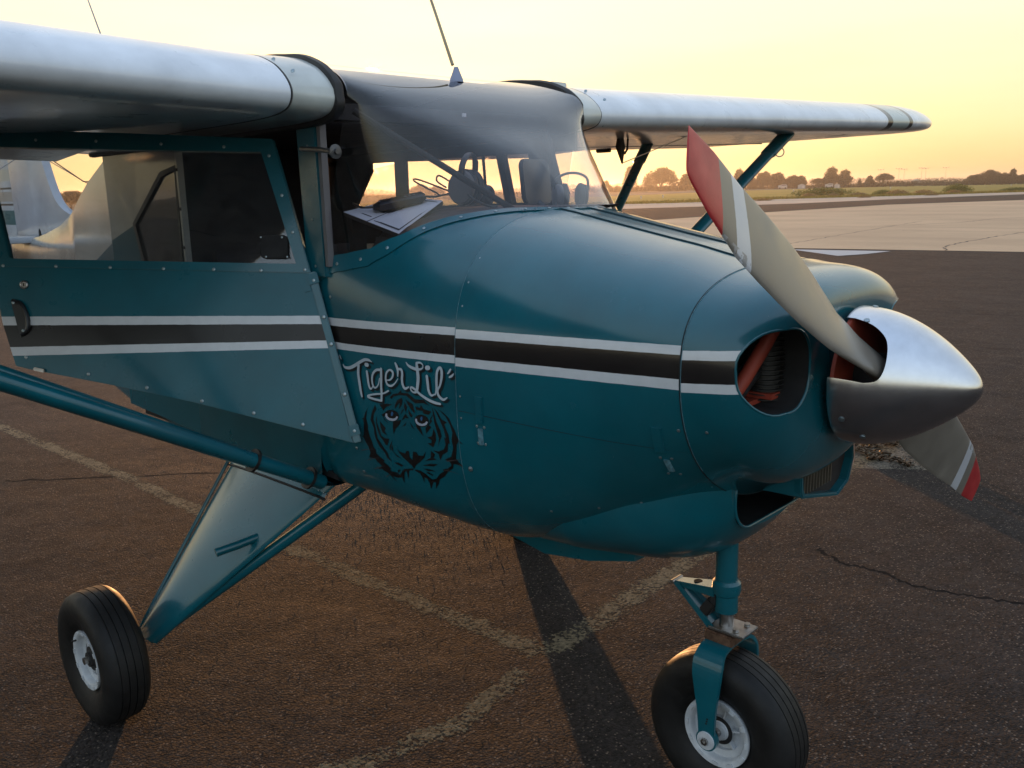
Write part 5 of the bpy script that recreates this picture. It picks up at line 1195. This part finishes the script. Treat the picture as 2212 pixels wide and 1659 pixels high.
# ------------------------------------------------------------------ nose art: lettering and tiger head painted on the boot cowl
import json
LT = json.loads('''{"strokes":[[[752,1197,3.35],[758,1190,7.26],[778,1190,8.94],[800,1198,9.49],[823,1210,8.94],[845,1220,8.37],[862,1221,7.26],[874,1217,2.23]],[[819,1203,10.05],[816,1178,10.05],[819,1152,10.05],[822,1130,8.94],[826,1114,6.69]],[[852,1188,8.37],[854,1173,8.37],[856,1156,7.82],[860,1143,6.69],[867,1141,4.46],[874,1151,2.79]],[[905,1198,7.26],[890,1196,6.69],[876,1184,6.69],[871,1165,6.69],[875,1149,6.14],[884,1146,5.03],[895,1156,3.91],[901,1174,3.35]],[[909,1201,8.37],[908,1179,8.37],[906,1155,8.37],[906,1133,7.82],[904,1112,7.26]],[[904,1112,6.69],[887,1112,6.14],[863,1114,6.69],[851,1117,7.26],[859,1122,5.03],[885,1128,5.03],[912,1133,4.46],[933,1143,5.03]],[[927,1172,3.35],[942,1175,4.46],[952,1186,6.14],[952,1198,7.26],[941,1202,5.03],[929,1192,5.58],[925,1175,6.69],[930,1161,6.69],[944,1158,6.14],[959,1167,3.91],[971,1181,2.23]],[[964,1223,5.58],[969,1214,8.37],[972,1203,7.26],[971,1188,3.91]],[[975,1208,6.14],[985,1207,7.82],[988,1197,7.82],[986,1181,7.82],[988,1166,7.82],[996,1157,7.26],[1010,1163,3.35]],[[1004,1229,2.79],[1012,1221,6.69],[1027,1216,8.37],[1044,1214,7.26],[1059,1218,3.91],[1062,1227,3.35],[1053,1233,5.03],[1041,1231,6.14]],[[1041,1231,7.26],[1042,1214,10.05],[1044,1192,10.05],[1041,1171,9.49],[1036,1154,7.82],[1025,1150,4.46],[1016,1157,4.46],[1019,1163,5.58],[1032,1158,6.69],[1049,1147,7.26],[1072,1137,7.82],[1094,1131,7.82],[1115,1129,6.14]],[[1074,1199,8.37],[1076,1179,8.37],[1078,1161,7.82],[1086,1149,6.69],[1098,1153,3.35]],[[1100,1152,2.79],[1105,1169,6.69],[1106,1191,7.82],[1109,1214,7.26],[1118,1226,7.26],[1124,1219,8.37],[1123,1200,7.82],[1117,1179,5.58],[1108,1164,6.69],[1112,1150,7.82],[1126,1142,6.69],[1139,1149,2.79]],[[850,1207,11.17],[857,1207,11.17]],[[1075,1221,12.28],[1081,1222,12.28]],[[731,1223,2.79],[735,1216,3.91]],[[740,1222,3.35],[745,1212,3.91]],[[1154,1225,5.03],[1148,1217,5.58],[1143,1212,1.68]],[[1163,1214,3.35],[1157,1208,6.14],[1149,1204,4.46]]],"tiger":[[[854,1094],[842,1077],[836,1053],[842,1027],[840,1022],[846,1000],[853,987],[857,972],[866,963],[866,953],[883,943],[896,937],[890,932],[906,924],[916,916],[910,910],[925,902],[947,903],[955,914],[967,924],[1000,931],[999,926],[983,922],[974,895],[973,919],[964,913],[953,876],[951,896],[934,891],[916,893],[929,873],[902,899],[887,904],[879,909],[863,905],[883,918],[866,928],[858,937],[834,936],[843,952],[836,969],[827,980],[821,993],[814,994],[821,1001],[825,1032],[823,1046],[816,1049],[826,1051],[834,1068]],[[1099,1115],[1121,1107],[1140,1093],[1148,1076],[1157,1061],[1163,1043],[1184,1029],[1165,1034],[1158,1024],[1154,999],[1150,984],[1159,974],[1172,963],[1150,967],[1140,967],[1136,954],[1118,942],[1104,925],[1085,913],[1077,898],[1062,879],[1069,901],[1060,900],[1045,876],[1046,895],[1042,907],[1033,911],[1028,891],[1026,909],[1021,920],[1005,925],[1006,929],[1023,929],[1039,922],[1058,908],[1073,912],[1089,930],[1104,939],[1101,945],[1120,951],[1133,962],[1129,971],[1113,975],[1136,987],[1146,1012],[1143,1036],[1148,1055],[1142,1075],[1129,1096],[1113,1108]],[[876,1096],[880,1084],[868,1068],[865,1053],[871,1036],[873,1020],[877,1000],[892,983],[902,972],[911,963],[914,951],[925,938],[908,946],[900,962],[883,976],[872,992],[866,1011],[865,1028],[853,1051],[863,1077]],[[1092,1114],[1104,1104],[1114,1087],[1133,1081],[1123,1075],[1127,1063],[1134,1048],[1136,1024],[1130,1023],[1126,1000],[1107,987],[1099,971],[1095,988],[1078,996],[1097,996],[1114,1004],[1122,1018],[1119,1038],[1125,1036],[1120,1060],[1109,1084]],[[1085,1117],[1092,1098],[1097,1078],[1107,1058],[1111,1040],[1104,1028],[1096,1008],[1102,1032],[1095,1057],[1089,1079]],[[1086,1058],[1079,1036],[1062,1030],[1077,1025],[1075,1016],[1061,1014],[1080,1005],[1091,1026],[1092,1044]],[[880,1065],[875,1054],[884,1034],[893,1010],[906,1004],[923,1005],[914,985],[906,986],[900,997],[888,1006],[877,1030]],[[892,1051],[904,1041],[912,1035],[907,1025],[916,1014],[899,1020],[892,1035]],[[942,1057],[973,1067],[967,1054],[950,1038],[941,1021],[940,1042]],[[1026,1066],[1041,1056],[1050,1031],[1037,1043],[1027,1054]],[[949,982],[958,974],[978,971],[984,980],[993,981],[993,964],[1002,956],[1008,982],[1019,982],[1025,973],[1042,975],[1053,990],[1046,971],[1028,955],[1012,943],[1003,930],[998,938],[985,948],[969,958],[956,970]],[[893,1099],[919,1105],[942,1106],[919,1096],[907,1084],[898,1094]],[[934,1125],[947,1135],[967,1140],[979,1151],[979,1143],[1004,1144],[1027,1131],[1057,1133],[1076,1119],[1057,1124],[1027,1120],[1014,1127],[998,1137],[972,1136],[950,1129],[940,1121]],[[979,1129],[962,1120],[952,1104],[952,1094],[966,1111],[972,1114],[966,1095],[979,1110],[982,1122]],[[989,1119],[986,1103],[992,1091],[997,1105]],[[993,1127],[1007,1120],[1018,1117],[1025,1091],[1016,1098],[1007,1106],[999,1117]],[[1028,1111],[1043,1109],[1047,1118],[1056,1107],[1082,1104],[1072,1094],[1055,1095],[1052,1102],[1030,1102]],[[978,1094],[987,1100],[971,1080]],[[1001,1099],[1016,1084],[1010,1078],[1003,1089]],[[991,1086],[1001,1074],[990,1075],[975,1065],[984,1079]],[[993,1064],[987,1053],[975,1047]],[[1004,1066],[1022,1045],[1010,1052]],[[935,991],[927,976],[946,957],[963,954],[947,961],[933,972]],[[932,937],[957,929],[965,934],[947,940]],[[1034,946],[1062,955],[1089,958],[1073,949]],[[1035,937],[1060,938],[1077,935],[1052,932]],[[1071,994],[1083,986],[1077,974],[1086,971],[1045,961],[1067,973]],[[896,912],[914,908],[939,907],[955,920],[938,904],[919,902]],[[921,982],[936,1005],[922,970]],[[942,917],[951,919],[939,909]],[[1051,929],[1066,923],[1063,920],[1043,926]],[[918,1082],[906,1064],[924,1050],[909,1057],[900,1072]],[[1090,1100],[1077,1085],[1083,1078],[1070,1065],[1079,1062],[1060,1040],[1059,1056],[1074,1073]]],"eb":[[[965,1072],[961,1067],[956,1063],[949,1060],[941,1058],[932,1058],[925,1059],[918,1062],[914,1066],[912,1071],[913,1076],[916,1081],[922,1085],[929,1088],[937,1090],[946,1090],[953,1089],[960,1086],[964,1082],[966,1078]],[[1071,1073],[1068,1068],[1063,1063],[1056,1060],[1049,1058],[1041,1058],[1033,1060],[1027,1062],[1024,1067],[1022,1071],[1023,1077],[1026,1081],[1031,1086],[1038,1089],[1045,1091],[1053,1091],[1061,1089],[1066,1087],[1070,1082],[1072,1078]]],"ew":[[[963,1074],[962,1072],[960,1069],[958,1067],[956,1065],[953,1063],[949,1061],[945,1060],[941,1059],[937,1059],[933,1059],[929,1059],[925,1060],[922,1061],[919,1063],[917,1065],[915,1067],[914,1069],[915,1072],[915,1075],[917,1077],[923,1077],[922,1075],[922,1074],[922,1072],[922,1071],[924,1069],[926,1068],[928,1067],[930,1066],[933,1066],[935,1066],[938,1066],[941,1066],[944,1066],[947,1067],[949,1068],[952,1069],[953,1070],[955,1072],[956,1073],[956,1075]],[[1069,1074],[1068,1072],[1066,1069],[1065,1067],[1062,1065],[1059,1063],[1056,1062],[1052,1061],[1048,1060],[1045,1060],[1042,1060],[1037,1060],[1035,1061],[1032,1062],[1029,1064],[1027,1066],[1026,1068],[1025,1071],[1024,1073],[1025,1075],[1027,1078],[1032,1077],[1032,1076],[1031,1075],[1032,1073],[1032,1072],[1033,1070],[1035,1069],[1037,1068],[1039,1067],[1041,1067],[1044,1066],[1047,1066],[1049,1066],[1051,1067],[1054,1068],[1057,1069],[1058,1070],[1060,1071],[1061,1072],[1062,1074],[1062,1075]]],"bl":[[[945,1080],[944,1078],[943,1076],[942,1074],[941,1073],[940,1073],[938,1073],[937,1074],[936,1075],[936,1077],[936,1079],[937,1081],[938,1083],[939,1084],[940,1085],[942,1086],[943,1085],[944,1085],[945,1083],[946,1082]],[[1051,1080],[1051,1079],[1050,1077],[1049,1075],[1048,1075],[1047,1074],[1045,1074],[1045,1075],[1044,1077],[1044,1078],[1043,1080],[1044,1082],[1045,1084],[1046,1085],[1047,1086],[1048,1086],[1050,1086],[1050,1085],[1051,1084],[1051,1082]]],"wk":[[[807,952,2.57],[831,960,1.47],[863,965,0.55]],[[829,928,2.57],[855,937,1.65],[883,943,0.55]],[[850,904,2.57],[877,915,1.47],[898,922,0.55]],[[890,886,2.21],[904,895,1.47],[920,906,0.55]],[[1177,985,0.55],[1155,981,1.47],[1120,972,2.21]],[[1105,944,1.84],[1132,943,1.29],[1157,938,0.55]]],"sh":[[869,1141],[875,1136]]}''')
m_lw = simple('lettering_white', (.48, .54, .58), .45, var=.1)
m_lb = simple('lettering_shadow', (.006, .009, .013), .4, var=.2)
m_tb = simple('tiger_black', (.008, .006, .006), .4, var=.2)
m_ew = simple('tiger_eye_white', (.42, .45, .52), .4, var=.05); m_eb = simple('tiger_eye_blue', (.03, .12, .26), .4); m_wk = simple('whisker_red', (.060, .050, .052), .5)
art = empty('nose_art'); art.parent = plane
def drape(V, F, off, name, mat):
    bm = bmesh.new(); vs_ = [bm.verts.new((x/1000, 0, z/1000)) for x, z in V]
    for f in F:
        try: bm.faces.new([vs_[i] for i in f])
        except ValueError: pass
    for _ in range(5):
        es = [e for e in bm.edges if e.calc_length() > .014]
        if not es: break
        bmesh.ops.subdivide_edges(bm, edges=es, cuts=1); bmesh.ops.triangulate(bm, faces=[f for f in bm.faces if len(f.verts) > 4])
    bmesh.ops.triangulate(bm, faces=bm.faces)
    for v_ in bm.verts: v_.co.y = yside(v_.co.x, v_.co.z)-off - (.0035 if v_.co.x > 1.1703 else 0)
    bm.normal_update()
    for f in bm.faces:
        if f.normal.y > 0: f.normal_flip()
    me = bpy.data.meshes.new(name); bm.to_mesh(me); bm.free(); me.materials.append(mat); me.polygons.foreach_set('use_smooth', [True]*len(me.polygons))
    o = bpy.data.objects.new(name, me); C.objects.link(o); o.parent = art; return o
def ribbon(st, grow=0, dx=0, dz=0):
    P = crspline(st, 7) if len(st) > 2 else [tuple(lerp(a, c_, i/6) for a, c_ in zip(st[0], st[1])) for i in range(7)]
    V = []; F = []
    # rounded ends
    def nrm_(i):
        a = P[max(i-1, 0)]; c_ = P[min(i+1, len(P)-1)]; d = Vector((c_[0]-a[0], c_[1]-a[1])); d = d.normalized() if d.length > 1e-6 else Vector((1, 0)); return d, Vector((-d.y, d.x))
    for i, p in enumerate(P):
        d, nn = nrm_(i); w = max(.6, p[2])/2+grow
        if i == 0: V += [(p[0]-d.x*w*.9+nn.x*w*.35+dx, p[1]-d.y*w*.9+nn.y*w*.35+dz), (p[0]-d.x*w*.9-nn.x*w*.35+dx, p[1]-d.y*w*.9-nn.y*w*.35+dz), (p[0]-d.x*w*.5+nn.x*w*.8+dx, p[1]-d.y*w*.5+nn.y*w*.8+dz), (p[0]-d.x*w*.5-nn.x*w*.8+dx, p[1]-d.y*w*.5-nn.y*w*.8+dz)]
        V += [(p[0]+nn.x*w+dx, p[1]+nn.y*w+dz), (p[0]-nn.x*w+dx, p[1]-nn.y*w+dz)]
        if i == len(P)-1: V += [(p[0]+d.x*w*.5+nn.x*w*.8+dx, p[1]+d.y*w*.5+nn.y*w*.8+dz), (p[0]+d.x*w*.5-nn.x*w*.8+dx, p[1]+d.y*w*.5-nn.y*w*.8+dz), (p[0]+d.x*w*.9+nn.x*w*.35+dx, p[1]+d.y*w*.9+nn.y*w*.35+dz), (p[0]+d.x*w*.9-nn.x*w*.35+dx, p[1]+d.y*w*.9-nn.y*w*.35+dz)]
    F = [(2*i, 2*i+1, 2*i+3, 2*i+2) for i in range(len(V)//2-1)]
    return V, F
def polyf(pts):
    tri = tessellate_polygon([[Vector((x, z, 0)) for x, z in pts]]); return [tuple(p) for p in pts], [tuple(t) for t in tri]
k = 0
for p in LT['tiger']: V, F = polyf(p); drape(V, F, .0010+k*.000004, 'tiger_stripe', m_tb); k += 1
for p in LT['eb']: V, F = polyf(p); drape(V, F, .0013, 'tiger_eye', m_tb)
for p in LT['ew']: V, F = polyf(p); drape(V, F, .0016, 'tiger_eye_rim', m_ew)
for p in LT['bl']: V, F = polyf(p); drape(V, F, .0018, 'tiger_pupil', m_eb)
for p in LT['wk']: V, F = ribbon(p); drape(V, F, .0017, 'whisker', m_wk)
for i, p in enumerate(LT['strokes']):
    V, F = ribbon(p, .6, 5.5, -5); drape(V, F, .0019+i*.00003, 'letter_shadow', m_lb)
for i, p in enumerate(LT['strokes']):
    V, F = ribbon(p); drape(V, F, .0028+i*.00004, 'letter_stroke', m_lw)

# ------------------------------------------------------------------ loose things lying behind the windshield
brd = empty('clipboard'); tag(brd, 'white chart sheets on a dark board leaning behind the windshield', 'clipboard')
A_, B_, C_, D_ = Vector((.862, -.385, 1.556)), Vector((.625, -.395, 1.615)), Vector((.86, -.215, 1.642)), Vector((.64, -.17, 1.655))
def quadplate(name, q, t, mat, par, up=0):
    n = (q[1]-q[0]).cross(q[2]-q[1]).normalized(); n = n if n.z > 0 else -n; b = MB(); b.add([p+n*up for p in q]+[p+n*(up-t) for p in q], [(0, 1, 2, 3), (7, 6, 5, 4), (0, 4, 5, 1), (1, 5, 6, 2), (2, 6, 7, 3), (3, 7, 4, 0)])
    return b.build(name, mat, par, False), n
bo, bn = quadplate('board', [A_, B_, D_, C_], .010, m_plastic, brd)
def bq(u0, u1, v0, v1): return [A_.lerp(B_, u).lerp(C_.lerp(D_, u), v_) for u, v_ in ((u0, v0), (u1, v0), (u1, v1), (u0, v1))]
pp, _ = quadplate('paper_sheet', bq(.0, .55, .0, 1.0), .001, m_paper, brd, .002)
pp2, _ = quadplate('paper_sheet', bq(.57, 1.0, .0, .96), .001, m_paper, brd, .0025)
for pr_, u0, u1, v0, v1 in ((pp, .05, .50, .06, .09), (pp, .05, .50, .92, .94), (pp, .05, .065, .09, .92), (pp, .485, .50, .09, .92), (pp2, .62, .95, .12, .14), (pp2, .66, .78, .25, .60), (pp2, .84, .88, .2, .8)):
    quadplate('print_block' if (u1-u0) > .1 and (v1-v0) > .2 else 'print_line', bq(u0, u1, v0, v1), .0004, simple('print_grey', (.22, .22, .24), .7) if (v1-v0) > .2 and (u1-u0) > .1 else m_ink, pr_, .0032)
bcd = empty('battery_pack'); tag(bcd, 'long black cable module with three white symbols lying on the chart', 'headset module')
c0 = A_.lerp(B_, .72).lerp(C_.lerp(D_, .72), .25)+bn*.018; c1 = A_.lerp(B_, .32).lerp(C_.lerp(D_, .32), .90)+bn*.018; dv_ = (c1-c0).normalized(); sd = bn.cross(dv_)
b = MB(); b.loft([[c0+dv_*((c1-c0).length*t)+sd*(x*w)+bn*(z*h) for x, z in ((-1, -.7), (-.7, -1), (.7, -1), (1, -.7), (1, .7), (.7, 1), (-.7, 1), (-1, .7))] for t, w, h in ((0, .010, .006), (.1, .018, .010), (.12, .021, .013), (.92, .021, .013), (.95, .018, .010), (1.0, .010, .006))], True, True, True); b.build('module_body', m_plastic, bcd)
for t in (.62, .70, .78): MB().box(c0.lerp(c1, t)+bn*.0135, (.004, .008, .0008)).build('symbol', m_paper, bcd, False)
MB().box(c0.lerp(c1, .12)+sd*-.0+bn*.0138, (.004, .010, .001)).build('switch', m_paper, bcd, False)
cb1 = MB().tube(crspline([c0, c0+Vector((-.03, -.02, .0)), c0+Vector((-.09, .0, .01)), c0+Vector((-.16, .05, .01)), c0+Vector((-.22, .12, 0))], 6), .0032, 7).build('cable', m_plastic, bcd)
HC = Vector((.875, -.145, 1.690))
MB().tube(crspline([c1, c1+Vector((.03, .02, .0)), (.80, -.10, 1.675), (.78, -.15, 1.715), (.82, -.20, 1.70), HC+Vector((-.02, -.05, -.01))], 7), .0028, 7).build('cable', m_plastic, bcd)
MB().tube(crspline([c1+Vector((0, .01, 0)), (.76, -.14, 1.66), (.70, -.18, 1.70), (.74, -.20, 1.705), HC+Vector((-.03, -.03, -.02))], 7), .0028, 7).build('cable', m_plastic, bcd)
m_cup = simple('cup_grey', (.085, .085, .09), .45)
def headset(c, s, lab, yaw, flipcup=1):
    r = empty('headset', c); r.rotation_euler = (0, .15, yaw); r.scale = (s, s, s); tag(r, lab, 'headset', 'aviation headsets behind the windshield')
    for k, y in enumerate((-.055, .075)):
        cup = MB().lathe([(-.030*(1 if k else 1), .030), (-.026, .043), (-.008, .047), (.010, .044), (.018, .030)], (0, y, 0), 'y', 28).build('ear_cup', m_cup if (k == 0) == (flipcup > 0) else m_plastic, r); cup.scale = (1, 1, 1.25)
        MB().lathe([(-.010, .040), (0, .050), (.012, .050), (.02, .038)], (0, y+(.022 if k == 0 else -.022), 0), 'y', 28).build('ear_seal', m_plastic, r).scale = (1, 1, 1.25)
    MB().tube(crspline([(0, -.075, .02), (.0, -.085, .07), (0, -.04, .105), (0, .03, .112), (0, .09, .085), (0, .098, .02)], 6), .011, 8, True, (1, .6)).build('headband', m_plastic, r)
    MB().tube(crspline([(.01, -.07, -.01), (.06, -.09, -.035), (.10, -.05, -.05), (.12, -.01, -.05)], 6), .004, 7).build('microphone_boom', m_plastic, r)
    return r
headset(HC+Vector((0, .01, -.010)), .84, 'dark headset with grey ear cup leaning on the windshield brace tube', .55)
headset(Vector((.98, .21, 1.648)), .62, 'second headset with pale ear cup at the far end of the glareshield', -.5, 1)
gps = empty('gps_unit', (.72, .335, 1.665)); gps.rotation_euler = (0, -.1, .25); tag(gps, 'dark rounded tablet screen standing on the far side of the glareshield', 'tablet')
MB().extrude(rounded(0, .03, .20, .15, .03), lambda u, v_, h: (h, u, v_), .016).build('casing', m_plastic, gps, False, bevel=.003)
MB().box((-.003, .0, .03), (.004, .16, .11)).build('screen', m_dark, gps, False)
MB().tube([(.01, 0, -.04), (.03, 0, -.06)], .012, 10).build('stand', m_plastic, gps)
